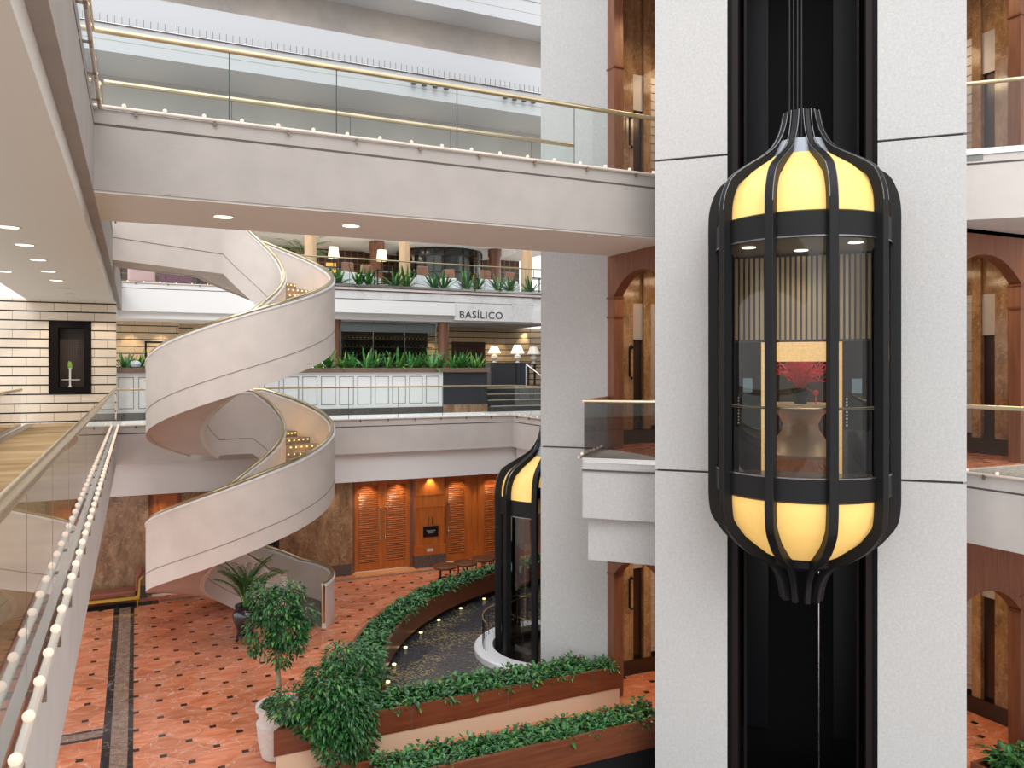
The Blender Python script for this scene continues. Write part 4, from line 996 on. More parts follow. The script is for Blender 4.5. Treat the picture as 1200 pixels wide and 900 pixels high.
UPV = Vector((0,0,1))
def lily_clump(seed, n=64, R=0.21, H=0.22):
    r = random.Random(seed); mb = MB()
    for i in range(n):
        a = r.uniform(0, 2*PI); el = r.uniform(0.15, 1.25); q = r.uniform(0.2,1)
        h = H*r.uniform(0.35, 1.0); rad = R*r.uniform(0.1, 0.9)
        b = Vector((math.cos(a)*rad, math.sin(a)*rad, h)); d = Vector((math.cos(a)*math.cos(el), math.sin(a)*math.cos(el), math.sin(el)*0.7))
        mb.cur = 0 if q < 0.55 else (1 if q < 0.93 else 2)
        leaf(mb, b, d, UPV, r.uniform(0.12,0.20), r.uniform(0.05,0.085), r.uniform(0.2,0.7))
        if i % 4 == 0:
            mb.cur = 1; leaf(mb, Vector((0,0,0)), b, UPV, b.length*1.05, 0.02, 0.0, 2)
    return mb
LEAFS = [M['leafdark'], M['leafmid'], M['leaflight']]
CL = [mesh_from(lily_clump(s), 'leaf_clump', LEAFS, smooth=False) for s in (1,2,3,4)]
def put_clump(x, y, z, label, group, i, sc=1.0):
    o = bpy.data.objects.new('leafy_plant', CL[i % 4]); C.objects.link(o)
    o.location = (x, y, z); o.rotation_euler = (0,0,random.uniform(0,6.28)); k = sc*random.uniform(0.85,1.2); o.scale = (k,k,k*random.uniform(0.85,1.15))
    tag(o, label, 'plant', group)

# ring planter around the pool
RA0, RA1 = math.radians(96), math.radians(170)
n = 60
def arcp(r, a): return (RC[0]+r*math.cos(a), RC[1]+r*math.sin(a))
def arcring(r0, r1, z0, z1, a0=RA0, a1=RA1, n=60):
    m = MB(); m.loft([[(*arcp(r0,a0+(a1-a0)*k/n), z0), (*arcp(r1,a0+(a1-a0)*k/n), z0), (*arcp(r1,a0+(a1-a0)*k/n), z1), (*arcp(r0,a0+(a1-a0)*k/n), z1)] for k in range(n+1)]); return m
root = thing('curved_planter', 'long curved wood faced planter sweeping around the far side of the pool', 'planter', (*arcp(9.4, math.radians(140)), 0))
part('wood_band', arcring(9.0, 9.06, 0.30, 0.80), M['cherry'], root, smooth=True)
part('base_wall', arcring(9.10, 9.7, 0.0, 0.62), M['black'], root, smooth=True)
part('outer_wall', arcring(9.74, 9.82, 0.0, 0.78), M['cherry'], root, smooth=True)
part('soil', arcring(9.06, 9.75, 0.60, 0.68), M['soil'], root, smooth=True)
k = 0
for j, rr in enumerate((9.2, 9.5)):
    a = RA0
    while a < RA1:
        p = arcp(rr + random.uniform(-0.07,0.07), a); put_clump(p[0], p[1], 0.66, 'glossy low leafy plant in the curved planter along the far side of the pool', 'leafy plants in the curved planter', k, 0.9); k += 1
        a += 0.29/rr*random.uniform(0.85,1.15)
# front planter with squared wood face and beige base
P2 = [(2.07,13.7),(8.84,13.7),(8.84,14.2),(8.5,14.55),(4.35,14.55),(3.95,15.35),(3.45,15.1)]
root = thing('straight_planter', 'wood and beige planter between the pool and the ramp, bush at its left end', 'planter', (5.5,14.1,0))
m = MB(); m.prism([(2.07,13.7),(8.84,13.7),(8.84,13.76),(2.2,13.76)], 0.33, 0.76)
m.prism([(2.07,13.7),(2.2,13.76),(3.5,15.06),(3.45,15.1)], 0.33, 0.76); m.prism([(4.35,14.49),(8.5,14.49),(8.5,14.55),(4.35,14.55)], 0.2, 0.76); part('wood_band', m, M['cherry'], root)
m = MB(); m.prism([(2.11,13.72),(8.84,13.72),(8.84,13.80),(2.3,13.80)], 0.0, 0.33); m.prism([(2.11,13.72),(2.3,13.8),(3.5,15.0),(3.45,15.07)], 0, 0.33); part('beige_base', m, M['beigepanel'], root)
m = MB(); m.prism([(2.25,13.76),(8.82,13.76),(8.82,14.2),(8.48,14.5),(4.3,14.5),(3.93,15.3),(3.5,15.05)], 0.3, 0.62); part('soil', m, M['soil'], root)
m = MB()
for x in (4.45, 6.35, 8.2): m.box(x-0.006, x+0.006, 13.695, 13.71, 0.33, 0.76)
part('panel_joint', m, M['joint'], root)
k = 0
for y0 in (13.9, 14.18, 14.42):
    x = 3.7
    while x < 8.75 - (0.3 if y0 > 14.3 else 0):
        put_clump(x, y0+random.uniform(-0.06,0.06), 0.6, 'glossy leafy plant in the straight planter in front of the pool and pier', 'leafy plants in the straight planter', k, 0.85); k += 1; x += random.uniform(0.24,0.34)
# nearest planter over the dark pit
root = thing('ramp_planter', 'nearest dark wood planter above the black pit, lower edge of view', 'planter', (6.3,12.25,0))
m = MB(); m.box(3.2, 8.56, 11.85, 11.92, 0.02, 0.52); m.box(3.2, 8.86, 12.62, 12.68, 0.0, 0.45); part('wood_band', m, M['cherry'], root)
m = MB(); m.prism([(3.2,11.93),(8.6,11.93),(8.8,12.12),(8.86,12.62),(3.2,12.62)], -0.2, 0.36); part('soil', m, M['soil'], root)
m = MB(); m.box(3.2, 8.56, 11.88, 11.93, -2.5, 0.02); part('dark_wall', m, M['black'], root)
k = 0
for y0 in (12.05, 12.32, 12.55):
    x = 3.6
    while x < (8.25 if y0 < 12.2 else 8.6):
        put_clump(x, y0+random.uniform(-0.06,0.06), 0.34, 'glossy leafy plant in the nearest planter beside the ramp', 'leafy plants in the nearest planter', k, 0.78); k += 1; x += random.uniform(0.26,0.36)
# planter below the right bridge
root = thing('corner_planter', 'small planter at the lower right corner below the bridge', 'planter', (12.8,8.0,0))
m = MB(); m.box(12.05, 14.4, 7.5, 7.56, 0, 0.5); m.box(12.05, 14.4, 8.4, 8.46, 0, 0.5); m.box(12.05, 12.11, 7.56, 8.4, 0, 0.5); m.box(14.34,14.4,7.56,8.4,0,0.5); part('wood_band', m, M['cherry'], root)
m = MB(); m.box(12.1, 14.35, 7.55, 8.41, 0.0, 0.4); part('soil', m, M['soil'], root)
for i in range(20): put_clump(12.25+random.uniform(0,1.9), 7.75+random.uniform(0,0.5), 0.38, 'glossy leafy plant in the lower right corner planter', 'leafy plants in the corner planter', i, 1.1)
# pool water with lamps along its rim
hole = circ(E2, 1.83, 40)
pw = [arcp(9.1, RA0+(RA1-RA0)*k/60) for k in range(61)]
pw = pw + [(4.33,14.55),(8.45,14.55)] + [(8.02,15.2),(8.1,15.75),(9.4,17.0),(11.0,18.6),(12.0,19.5)]
w = fill_holes(pw, [hole], 0.14)
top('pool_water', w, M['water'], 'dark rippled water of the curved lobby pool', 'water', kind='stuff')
lm = MB(); lm.lathe([(0.0001,0),(0.045,0),(0.045,0.02),(0.0001,0.03)], 14); LM = mesh_from(lm, 'lens', M['poollight'], smooth=True)
lr = MB(); lr.lathe([(0.045,-0.02),(0.06,-0.02),(0.06,0.02),(0.045,0.02)], 14, cap=False); LR = mesh_from(lr, 'bezel', M['steel'])
for i, ang in enumerate((117.5, 124.5, 131.8, 138.6, 145.6, 152.6, 159.0, 165.0)):
    p = arcp(8.93, math.radians(ang)); root = thing('pool_lamp', 'small round pool lamp at the foot of the curved planter, %s from the lift' % ORD[i], 'lamp', (p[0],p[1],0.17), group='pool lamps')
    inst('lens', LM, root, (0,0,0.02)); inst('bezel', LR, root, (0,0,0.0))

# ---- ficus trees
def foliage(seed, n, blobs, size=(0.07,0.12), mats=3, inner=0.55):
    r = random.Random(seed); mb = MB(); tot = sum(b[3]*b[4]*b[5] for b in blobs)**1.0
    for (cx,cy,cz,rx,ry,rz) in blobs:
        m = int(n*rx*ry*rz/tot)
        for i in range(m):
            while True:
                v = Vector((r.gauss(0,1), r.gauss(0,1), r.gauss(0,1)))
                if v.length > 0.1: break
            v.normalize(); q = inner + (1-inner)*r.random()**0.6; q *= r.uniform(0.9,1.08)
            b = Vector((cx+v.x*rx*q, cy+v.y*ry*q, cz+v.z*rz*q))
            d = Vector((v.x + r.uniform(-.7,.7), v.y + r.uniform(-.7,.7), v.z*0.3 + r.uniform(-.7,.25)))
            u = r.random(); mb.cur = 0 if u < 0.55 else (1 if u < 0.92 else 2)
            L = r.uniform(*size); leaf(mb, b, d, UPV, L, L*0.48, r.uniform(0.1,0.5), 2)
    return mb
root = thing('potted_ficus', 'potted ficus tree with bare trunk in a white ceramic pot', 'plant', (2.28,14.45,0))
m = MB(); m.lathe([(0.24,0.0),(0.30,0.02),(0.36,0.30),(0.385,0.55),(0.39,0.60),(0.35,0.64),(0.35,0.80),(0.40,0.83),(0.40,0.90),(0.33,0.90),(0.33,0.80)], 36, (2.28,14.45,0)); part('pot', m, M['potwhite'], root, smooth=True)
m = MB(); m.lathe([(0.0001,0.80),(0.34,0.80),(0.34,0.83),(0.0001,0.84)], 24, (2.28,14.45,0)); part('soil', m, M['soil'], root)
m = MB(); m.tube([(2.28,14.45,0.8),(2.27,14.47,1.3),(2.25,14.48,1.75),(2.22,14.5,2.1)], [0.05,0.042,0.038,0.03], 8)
for dx, dy, dz in ((-0.3,0.1,0.7),(0.3,-0.1,0.7),(0.05,0.3,0.8),(-0.1,-0.3,0.7),(0.15,0.1,0.9)): m.tube([(2.25,14.48,1.72),(2.25+dx*0.5,14.48+dy*0.5,1.72+dz*0.55),(2.25+dx,14.48+dy,1.75+dz)], [0.026,0.018,0.008], 6)
part('trunk', m, M['bark'], root, smooth=True)
part('foliage', foliage(11, 3600, [(2.25,14.5,2.60,0.42,0.42,0.34),(2.42,14.35,2.2,0.36,0.36,0.36),(1.92,14.45,2.2,0.22,0.22,0.42),(2.68,14.3,2.42,0.22,0.22,0.26),(2.02,14.6,2.80,0.28,0.28,0.22),(2.3,14.45,1.80,0.20,0.2,0.28),(2.5,14.5,2.85,0.24,0.24,0.18),(2.6,14.35,2.0,0.14,0.14,0.26)], (0.07,0.115)), LEAFS, root)
root = thing('corner_bush', 'large dark green ficus bush spilling over the left end of the straight planter', 'plant', (3.1,14.2,0.6))
m = MB()
for dx, dy in ((-0.15,0),(0.1,0.1),(0.2,-0.15),(0,-0.2)): m.tube([(3.1,14.2,0.55),(3.1+dx,14.15+dy,1.0),(3.1+dx*2.5,14.1+dy*2.5,1.6)], [0.04,0.03,0.012], 7)
part('stem', m, M['bark'], root, smooth=True)
part('foliage', foliage(12, 9000, [(3.0,13.75,1.20,0.52,0.5,0.50),(2.45,13.85,1.12,0.52,0.42,0.26),(2.75,13.6,0.85,0.4,0.35,0.3),(3.25,13.55,0.85,0.52,0.45,0.55),(3.25,14.0,1.72,0.30,0.32,0.26),(3.05,14.0,1.45,0.42,0.36,0.2),(3.65,14.5,1.45,0.46,0.5,0.26),(3.6,14.4,1.1,0.4,0.5,0.3),(3.45,13.55,0.45,0.36,0.28,0.45),(3.9,14.9,1.2,0.35,0.45,0.35),(3.0,13.45,0.5,0.32,0.25,0.36)], (0.075,0.12)), LEAFS, root)
# ---- palm in a black urn
root = thing('urn_palm', 'feathery palm in a black glazed urn under the staircase', 'plant', (2.49,20.95,0))
cx, cy = 2.49, 20.95
m = MB(); m.lathe([(0.15,0.14),(0.20,0.20),(0.27,0.42),(0.33,0.62),(0.30,0.74),(0.24,0.80),(0.27,0.86),(0.25,0.88),(0.20,0.80)], 28, (cx,cy,0)); part('urn', m, M['urn'], root, smooth=True)
for a in (0.3, 0.3+PI/2, 0.3+PI, 0.3+1.5*PI):
    m = MB(); m.tube([(cx+0.16*math.cos(a),cy+0.16*math.sin(a),0.16),(cx+0.23*math.cos(a),cy+0.23*math.sin(a),0.10),(cx+0.20*math.cos(a),cy+0.20*math.sin(a),0.05),(cx+0.26*math.cos(a),cy+0.26*math.sin(a),0.015)], [0.05,0.04,0.035,0.045], 7); part('stand_leg', m, M['urn'], root, smooth=True)
m = MB(); m.lathe([(0.14,0.12),(0.22,0.12),(0.22,0.16),(0.14,0.16)], 20, (cx,cy,0)); part('stand_ring', m, M['urn'], root)
def palm_frond(mb, st, base, a, L, rise, seed, nl=22, ll=0.3):
    r = random.Random(seed); P = []; p = Vector(base); el = rise
    for i in range(10):
        P.append(p.copy()); p = p + Vector((math.cos(a)*math.cos(el), math.sin(a)*math.cos(el), math.sin(el)))*L/9; el -= 0.13
    st.tube([tuple(q) for q in P], [0.012]*4+[0.008]*3+[0.004]*3, 5)
    for k in range(nl):
        t = 0.22+0.78*k/nl; i = min(8, int(t*9)); u = t*9-i; b = P[i].lerp(P[i+1], u); d = (P[i+1]-P[i]).normalized(); s = d.cross(UPV).normalized()
        l = ll*(1.0-0.55*abs(t-0.5)*2)
        for sg in (-1, 1): leaf(mb, b, d*0.8 + s*sg*0.8 + Vector((0,0,r.uniform(0.0,0.3))), UPV, l*r.uniform(0.85,1.1), 0.034, 0.45, 2)
fm = MB(); stm = MB(); r = random.Random(5)
for i in range(22): palm_frond(fm, stm, (cx+r.uniform(-.05,.05), cy+r.uniform(-.05,.05), 0.82), i*2.4, r.uniform(1.1,1.6), r.uniform(1.2,1.62), i, 28, 0.27)
part('fronds', fm, M['leafpalm'], root); part('stalks', stm, M['leaflight'], root)

# ---- strap leaved plants on the upper levels
def strap_clump(seed, n=24, L=0.62, W=0.065):
    r = random.Random(seed); mb = MB()
    for i in range(n):
        a = r.uniform(0,2*PI); el = r.uniform(0.3,1.4); d = Vector((math.cos(a)*math.cos(el), math.sin(a)*math.cos(el), math.sin(el)))
        mb.cur = 0 if r.random() < 0.8 else 1
        leaf(mb, Vector((math.cos(a)*0.04, math.sin(a)*0.04, 0)), d, UPV, L*r.uniform(0.7,1.15), W, r.uniform(0.1,0.5)*(1.5-el), 5)
    return mb
ST = [mesh_from(strap_clump(s), 'strap_leaves', [M['leafstrap'], M['leaflime']]) for s in (21,22,23)]
def strap(x, y, z, label, group, i, sc=1.0):
    o = bpy.data.objects.new('strap_leaf_plant', ST[i % 3]); C.objects.link(o); o.location = (x,y,z); o.rotation_euler = (0,0,i*1.3); o.scale = (sc,sc,sc)
    tag(o, label, 'plant', group)
for i, x in enumerate([7.05,7.55,8.35,8.8,9.95,10.45,11.65,12.1,13.15,13.65,14.7,15.3,16.3]):
    strap(x, 32.75, Z3, 'spiky strap leaved plant on the upper restaurant terrace edge, %s from the left' % ORD[i], 'spiky plants along the upper terrace', i, 1.5)
xs = [5.9,6.35,6.8,7.2,7.7,8.1,8.5,8.95,9.35,9.75,10.2,10.65,11.1,11.5,11.95,12.2]
for i, x in enumerate(xs):
    strap(x, 28.95+0.22*(i%2), 6.72, 'strap leaved plant over the white panelled planter right of the staircase, %s from the left' % ORD[i], 'strap leaved plants in the panelled planter', i, [1.3,1.5,1.15][i%3])
for i, x in enumerate([-0.3,0.1,0.55,0.95,1.35]):
    strap(x, 28.95+0.2*(i%2), 6.72, 'strap leaved plant in the panelled planter left of the staircase, %s from the brick wall' % ORD[i], 'strap leaved plants left of the staircase', i+1, 1.15)
# tall palm behind the first pale column
root = thing('restaurant_palm', 'tall arching palm behind a pale column on the upper terrace', 'plant', (6.6,35.6,Z3))
m = MB(); m.lathe([(0.22,0),(0.30,0.05),(0.33,0.5),(0.30,0.5),(0.28,0.42)], 20, (6.6,35.6,Z3)); part('pot', m, M['wicker'], root, smooth=True)
fm = MB(); stm = MB(); stm.tube([(6.6,35.6,Z3+0.4),(6.6,35.6,Z3+1.5)], 0.05, 7)
for i in range(16): palm_frond(fm, stm, (6.6,35.6,Z3+1.4), i*0.4+0.2, r.uniform(1.2,1.7), r.uniform(0.5,1.2), 40+i, 20, 0.36)
part('fronds', fm, M['leafpalm'], root); part('stalks', stm, M['bark'], root)
# ---------------------------------------------------------------- panelled planter on the terrace
root = thing('panelled_planter', 'long white panelled planter with brown stone ledge on the terrace', 'planter', (5.0,28.9,Z2))
m = MB(); m.box(-0.55, 10.54, 28.6, 29.6, Z2+0.23, 6.63); part('white_body', m, M['white'], root)
m = MB(); m.box(-0.55, 10.54, 28.56, 29.6, Z2, Z2+0.24); part('granite_base', m, M['granite'], root)
m = MB(); m.box(-0.55, 12.44, 28.5, 28.78, 6.63, 6.80); m.box(-0.55, 12.44, 29.35, 29.6, 6.63, 6.80); part('stone_ledge', m, M['ledge'], root, bevel=0.01)
m = MB(); m.box(-0.5, 12.4, 28.75, 29.4, 6.6, 6.70); part('soil', m, M['soil'], root)
m = MB(); m.box(10.54, 12.37, 28.6, 29.6, Z2+0.3, 6.63); part('charcoal_end', m, M['charcoal'], root)
m = MB(); m.box(10.54, 12.37, 28.57, 29.6, Z2, Z2+0.3); part('marble_base', m, M['brownmarble'], root)
for k in range(17):
    x0 = -0.57 + 0.652*k; x1 = x0 + 0.52
    if x0 < -0.5: x0 = -0.5
    m = MB(); t = 0.022
    m.box(x0, x1, 28.588, 28.602, 5.47, 5.47+t); m.box(x0, x1, 28.588, 28.602, 6.49-t, 6.49); m.box(x0, x0+t, 28.588, 28.602, 5.47, 6.49); m.box(x1-t, x1, 28.588, 28.602, 5.47, 6.49)
    part('panel_moulding', m, simple('panel_outline', (0.22,0.22,0.23), 0.6) if k == 0 else bpy.data.materials['panel_outline'], root)
gb = MB(); gb.lathe([(0.05,0.0),(0.14,0.03),(0.17,0.11),(0.13,0.19),(0.06,0.23),(0.0001,0.235)], 18, (0.0,28.68,6.80)); top('glass_cloche', gb, simple('pale_blue_glass', (0.55,0.68,0.75), 0.08, spec=0.8), 'pale blue glass dome on the stone ledge near the brick wall', 'ornament', smooth=True)

# entrance steps with brass nosings
root = thing('entrance_steps', 'four dark steps with brass nosings at the restaurant entrance', 'steps', (13.5,28.9,Z2))
for k in range(4):
    y = 28.35+0.27*k; z = Z2+0.012+0.225*(k)
    m = MB(); m.box(12.4, 16.2, y, 29.42, Z2 if k == 0 else z, z+0.215); st = part('step', m, M['charcoal'], root)
    m = MB(); m.box(12.4, 16.2, y-0.03, y+0.03, z+0.185, z+0.225); part('brass_nosing', m, M['brasspale'], st)
hr = thing('stair_rail', 'short steel handrail on two posts by the entrance steps', 'handrail', (14.6,29.0,Z2))
m = MB(); m.tube([(14.55,29.6,6.95),(15.1,28.4,6.15)], 0.03, 8); part('rail', m, M['steel'], hr, smooth=True)
m = MB(); m.tube([(14.55,29.6,6.02),(14.55,29.6,6.95)], 0.025, 8); part('post', m, M['steel'], hr)
m = MB(); m.tube([(15.1,28.4,5.3),(15.1,28.4,6.15)], 0.025, 8); part('post', m, M['steel'], hr)

# reception desk, lamps
root = thing('reception_desk', 'dark panelled reception desk at the restaurant entrance', 'desk', (14.3,30.9,6.02))
m = MB(); m.box(13.41, 15.17, 30.6, 31.2, 6.02, 6.98); part('body', m, M['charcoal'], root)
m = MB()
for x in (13.41, 14.55, 15.15): m.box(x, x+0.03, 30.58, 30.6, 6.02, 6.98)
part('trim', m, M['black'], root)
m = MB(); m.box(13.37, 15.21, 30.56, 31.24, 6.98, 7.02); part('desktop', m, M['tableblack'], root)
def table_lamp(name, label, x, y, z, shade, s=1.0, mat='lampshade', base='ceramic', group=None):
    t = thing(name, label, 'lamp', (x,y,z), group=group)
    m = MB(); m.lathe([(0.10*s,0),(0.11*s,0.02*s),(0.05*s,0.06*s),(0.16*s,0.20*s),(0.14*s,0.30*s),(0.03*s,0.38*s),(0.02*s,0.48*s)], 18, (x,y,z)); part('base', m, M[base], t, smooth=True)
    m = MB(); m.lathe([(shade[0]*s,0.40*s),(shade[1]*s,0.40*s+shade[2]*s)], 22, (x,y,z), cap=False); part('lamp_shade', m, M[mat], t, smooth=True)
    return t
table_lamp('table_lamp', 'cream shaded table lamp on the left end of the reception desk', 13.67, 30.85, 7.02, (0.28,0.13,0.30), 1.0)
table_lamp('table_lamp', 'white shaded table lamp on the right part of the reception desk', 14.75, 30.85, 7.02, (0.30,0.14,0.36), 1.0, 'lampwhite')
st = thing('side_table', 'dark side table half hidden behind the grey pier at the entrance', 'table', (15.75,31.2,6.02))
m = MB(); m.lathe([(0.25,0),(0.25,0.04),(0.05,0.06),(0.05,0.9),(0.35,0.93),(0.35,0.98)], 20, (15.75,31.2,6.02)); part('pedestal', m, M['tableblack'], st, smooth=True)
table_lamp('table_lamp', 'dim shaded table lamp beside the grey pier at the entrance', 15.7, 31.2, 7.0, (0.30,0.15,0.32), 1.0, 'ceramic')
# restaurant sign
cu = bpy.data.curves.new('sign_text', 'FONT'); cu.body = 'BASÍLICO'; cu.size = 0.45; cu.extrude = 0.012; cu.space_character = 1.12
to = bpy.data.objects.new('tmp', cu); C.objects.link(to)
bpy.context.view_layer.update()
me = bpy.data.meshes.new_from_object(to.evaluated_get(bpy.context.evaluated_depsgraph_get())); bpy.data.objects.remove(to)
xs = [v.co.x for v in me.vertices]; capz = 0.45*0.7
sx = (14.76-12.73)/(max(xs)-min(xs))
me.transform(Matrix.Translation((-min(xs)*sx, 0, 0)) @ Matrix.Diagonal((sx, 0.30/(0.45*0.69), 1, 1)))
me.materials.append(M['lettering'])
o = bpy.data.objects.new('restaurant_sign', me); C.objects.link(o); o.location = (12.73, 32.42, 8.975); o.rotation_euler = (PI/2,0,0); tag(o, 'dark metal BASÍLICO lettering on the white marble fascia', 'sign')

# wine cellar
for nm, x0, x1, lb in (('round_column', 7.25, 7.62, 'red brown column at the left edge of the wine cellar, beside the staircase'), ('round_column', 11.95, 12.42, 'red brown column between the wine cellar and the entrance')):
    m = MB(); r0 = (x1-x0)/2; m.lathe([(r0*1.05,0),(r0*1.05,0.12),(r0,0.14),(r0,8.78-Z2),], 24, ((x0+x1)/2, 33.0, Z2)); top(nm, m, M['redwood'], lb, 'column', smooth=True)
root = thing('wine_cellar', 'glass fronted wine cellar with dark shelves behind the planter', 'wine cellar', (9.8,33.4,Z2))
m = MB(); m.box(7.65, 11.9, 34.3, 34.4, Z2, 8.8); m.box(7.62, 7.68, 33.0, 34.3, Z2, 8.8); part('back_wall', m, M['shelfdark'], root)
m = MB(); m.box(7.65, 11.9, 33.0, 33.06, 8.72, 8.8); m.box(7.65, 11.9, 33.0, 33.06, Z2, Z2+0.1)
for x in (7.68, 9.05, 10.42, 11.84): m.box(x-0.015, x+0.015, 33.0, 33.04, Z2, 8.8)
part('frame', m, M['steel'], root)
m = MB(); m.box(7.7, 11.85, 33.08, 33.1, 8.32, 8.72); part('frosted_band', m, simple('frosted_header', (0.33,0.35,0.37), 0.5), root)
for x0, x1 in ((7.70,9.03),(9.07,10.40),(10.44,11.82)):
    m = MB(); m.add([(x0,33.02,Z2+0.1),(x1,33.02,Z2+0.1),(x1,33.02,8.72),(x0,33.02,8.72)], [(0,1,2,3)]); part('glass_panel', m, M['glass'], root)
for r_ in range(5):
    z = 6.72+0.33*r_; m = MB(); m.box(7.7, 11.85, 33.5, 34.28, z-0.03, z); part('shelf', m, M['shelfdark'], root)
bt = MB(); bt.lathe([(0.0001,0),(0.042,0.01),(0.042,0.20),(0.016,0.25),(0.016,0.32)], 10); bt.cur = 1; bt.lathe([(0.018,0.26),(0.018,0.325),(0.0001,0.325)], 10)
BT = mesh_from(bt, 'wine_bottle', [M['bottle'], M['bottlecap']], smooth=True)
for r_ in range(5):
    for i in range(24):
        o = bpy.data.objects.new('wine_bottle', BT); C.objects.link(o); o.location = (7.85+0.166*i, 33.95, 6.725+0.33*r_+0.045); o.rotation_euler = (PI/2,0,0)
        tag(o, 'dark wine bottle lying neck outward on a shelf of the glass wine cellar', 'bottle', 'bottles in the wine cellar')

# niche in the brick wall
root = thing('display_niche', 'tall black framed niche set into the beige slab wall', 'niche', (-1.8,27.9,6.02))
m = MB(); x0, x1, z0, z1 = -2.37, -1.23, 6.02, 8.22; t = 0.25
m.box(x0, x1, 27.76, 28.3, z0, z0+0.18); m.box(x0, x1, 27.76, 28.3, z1-0.2, z1); m.box(x0, x0+t, 27.76, 28.3, z0+0.18, z1-0.2); m.box(x1-t+0.05, x1, 27.76, 28.3, z0+0.18, z1-0.2); part('frame', m, M['blackniche'], root)
m = MB(); m.box(x0+t, x1-t+0.05, 28.28, 28.34, z0+0.18, z1-0.2); part('back_panel', m, grid_mat('woven_niche_back', (0.022,0.012,0.009), (0.05,0.03,0.02), 0.07, 0.07, 0.02), root)
v = thing('bud_vase', 'slim white bud vase with green calla flowers in the black niche', 'vase', (-1.82,28.02,6.2))
m = MB(); m.lathe([(0.06,0),(0.06,0.02),(0.03,0.03),(0.03,0.55),(0.045,0.60)], 14, (-1.82,28.02,6.2)); m.box(-2.05,-1.55,28.0,28.03,6.42,6.44); part('vase', m, M['flowerwhite'], v, smooth=True)
m = MB(); m.tube([(-1.82,28.02,6.7),(-1.84,28.02,6.85)], 0.01, 5)
for dx, L in ((-0.05,0.28),(0.02,0.26),(0.07,0.20)): leaf(m, Vector((-1.82,28.02,6.74)), Vector((dx*2.2,-0.1,1)), Vector((0,-1,0.01)), L, 0.10, 0.0, 5)
part('flowers', m, M['leaflime'], v)

# chaise against the ground floor wall
root = thing('chaise', 'gilded chaise with dark red seat and one scrolled arm against the marble wall', 'chaise', (-0.6,25.55,0))
m = MB(); m.extrude_xz([(-1.7,0.28),(0.0,0.28),(0.05,0.32),(0.08,0.75),(0.16,0.86),(0.18,0.80),(0.12,0.72),(0.11,0.30),(0.09,0.20),(-1.7,0.20)], 25.2, 25.26)
m.extrude_xz([(-1.7,0.28),(0.0,0.28),(0.05,0.32),(0.08,0.75),(0.16,0.86),(0.18,0.80),(0.12,0.72),(0.11,0.30),(0.09,0.20),(-1.7,0.20)], 25.82, 25.88); m.box(-1.7,0.08,25.26,25.82,0.22,0.28); part('frame', m, M['chaisewood'], root)
m = MB(); m.box(-1.68, 0.0, 25.27, 25.81, 0.28, 0.44); part('seat', m, M['chaiseleather'], root, bevel=0.04)
m = MB(); m.extrude_xz([(-0.02,0.42),(0.08,0.42),(0.10,0.76),(0.16,0.90),(0.20,0.96),(0.14,1.0),(0.06,0.95),(0.0,0.84)], 25.22, 25.86); part('scrolled_arm', m, M['chaiseleather'], root, bevel=0.03)
for x in (-1.6, 0.05):
    for y in (25.25, 25.82):
        m = MB(); m.tube([(x,y,0.22),(x,y,0.0)], [0.035,0.02], 8); part('leg', m, M['chaisewood'], root)

# round stools by the planter
sm_root = None
for i, (x, y) in enumerate(((8.88,23.87),(9.6,24.0),(10.35,24.28),(11.0,24.6))):
    if sm_root is None:
        sm_root = thing('round_table', 'round wooden table in front of the louvred doors, first from the left', 'table', (x,y,0), group='round wooden tables')
        m = MB(); m.lathe([(0.0001,0.46),(0.36,0.46),(0.39,0.48),(0.39,0.53),(0.36,0.55),(0.0001,0.55)], 30); part('top', m, M['stool'], sm_root, world=False, smooth=True)
        for a in range(4):
            m = MB(); c_, s_ = math.cos(a*PI/2+0.5), math.sin(a*PI/2+0.5); m.tube([(0.22*c_,0.22*s_,0.46),(0.22*c_,0.22*s_,0.0)], 0.022, 8); part('leg', m, M['black'], sm_root, world=False)
        m = MB(); m.lathe([(0.20,0.10),(0.24,0.10),(0.24,0.13),(0.20,0.13)], 20, cap=False); part('stretcher', m, M['black'], sm_root, world=False)
    else: dup(sm_root, (x,y,0), 0.4*i, 'round wooden table in front of the louvred doors, %s from the left' % ORD[i])
# wall signs
def wall_sign(name, label, x0, x1, z0, z1, y):
    t = thing(name, label, 'sign', ((x0+x1)/2, y, z0)); m = MB(); m.box(x0, x1, y-0.03, y, z0, z1); part('plate', m, M['signblack'], t)
    for txt, z, h in (('TANGLIN', z0+(z1-z0)*0.52, 0.05), ('ROOM', z0+(z1-z0)*0.32, 0.05)):
        c = bpy.data.curves.new('t', 'FONT'); c.body = txt; c.size = h*1.4; c.align_x = 'CENTER'; c.extrude = 0.002
        q = bpy.data.objects.new('t', c); C.objects.link(q); bpy.context.view_layer.update()
        me = bpy.data.meshes.new_from_object(q.evaluated_get(bpy.context.evaluated_depsgraph_get())); bpy.data.objects.remove(q); me.materials.append(M['signtext'])
        o = bpy.data.objects.new('lettering', me); C.objects.link(o); o.parent = t; o.location = (0, -0.034, z-z0); o.rotation_euler = (PI/2,0,0)
wall_sign('room_sign', 'black room sign on the wood pilaster between the louvred doors', 8.84, 9.38, 1.04, 1.40, 25.925)
m = MB()
for x in (9.05, 9.17): m.tube([(x,25.93,1.45),(x,25.93,1.72)], 0.015, 6)
top('sign_bracket', m, M['brass'], 'pair of small gold rods on the pilaster above the black room sign', 'bracket')
wall_sign('room_sign', 'black room sign on the brown marble wall behind the spiral staircase', 3.4, 4.1, 0.94, 1.36, 26.045)
m = MB(); m.box(8.98, 9.2, 25.905, 25.92, 0.54, 0.63); top('wall_socket', m, M['potwhite'], 'small white wall socket low on the wood pilaster', 'socket')

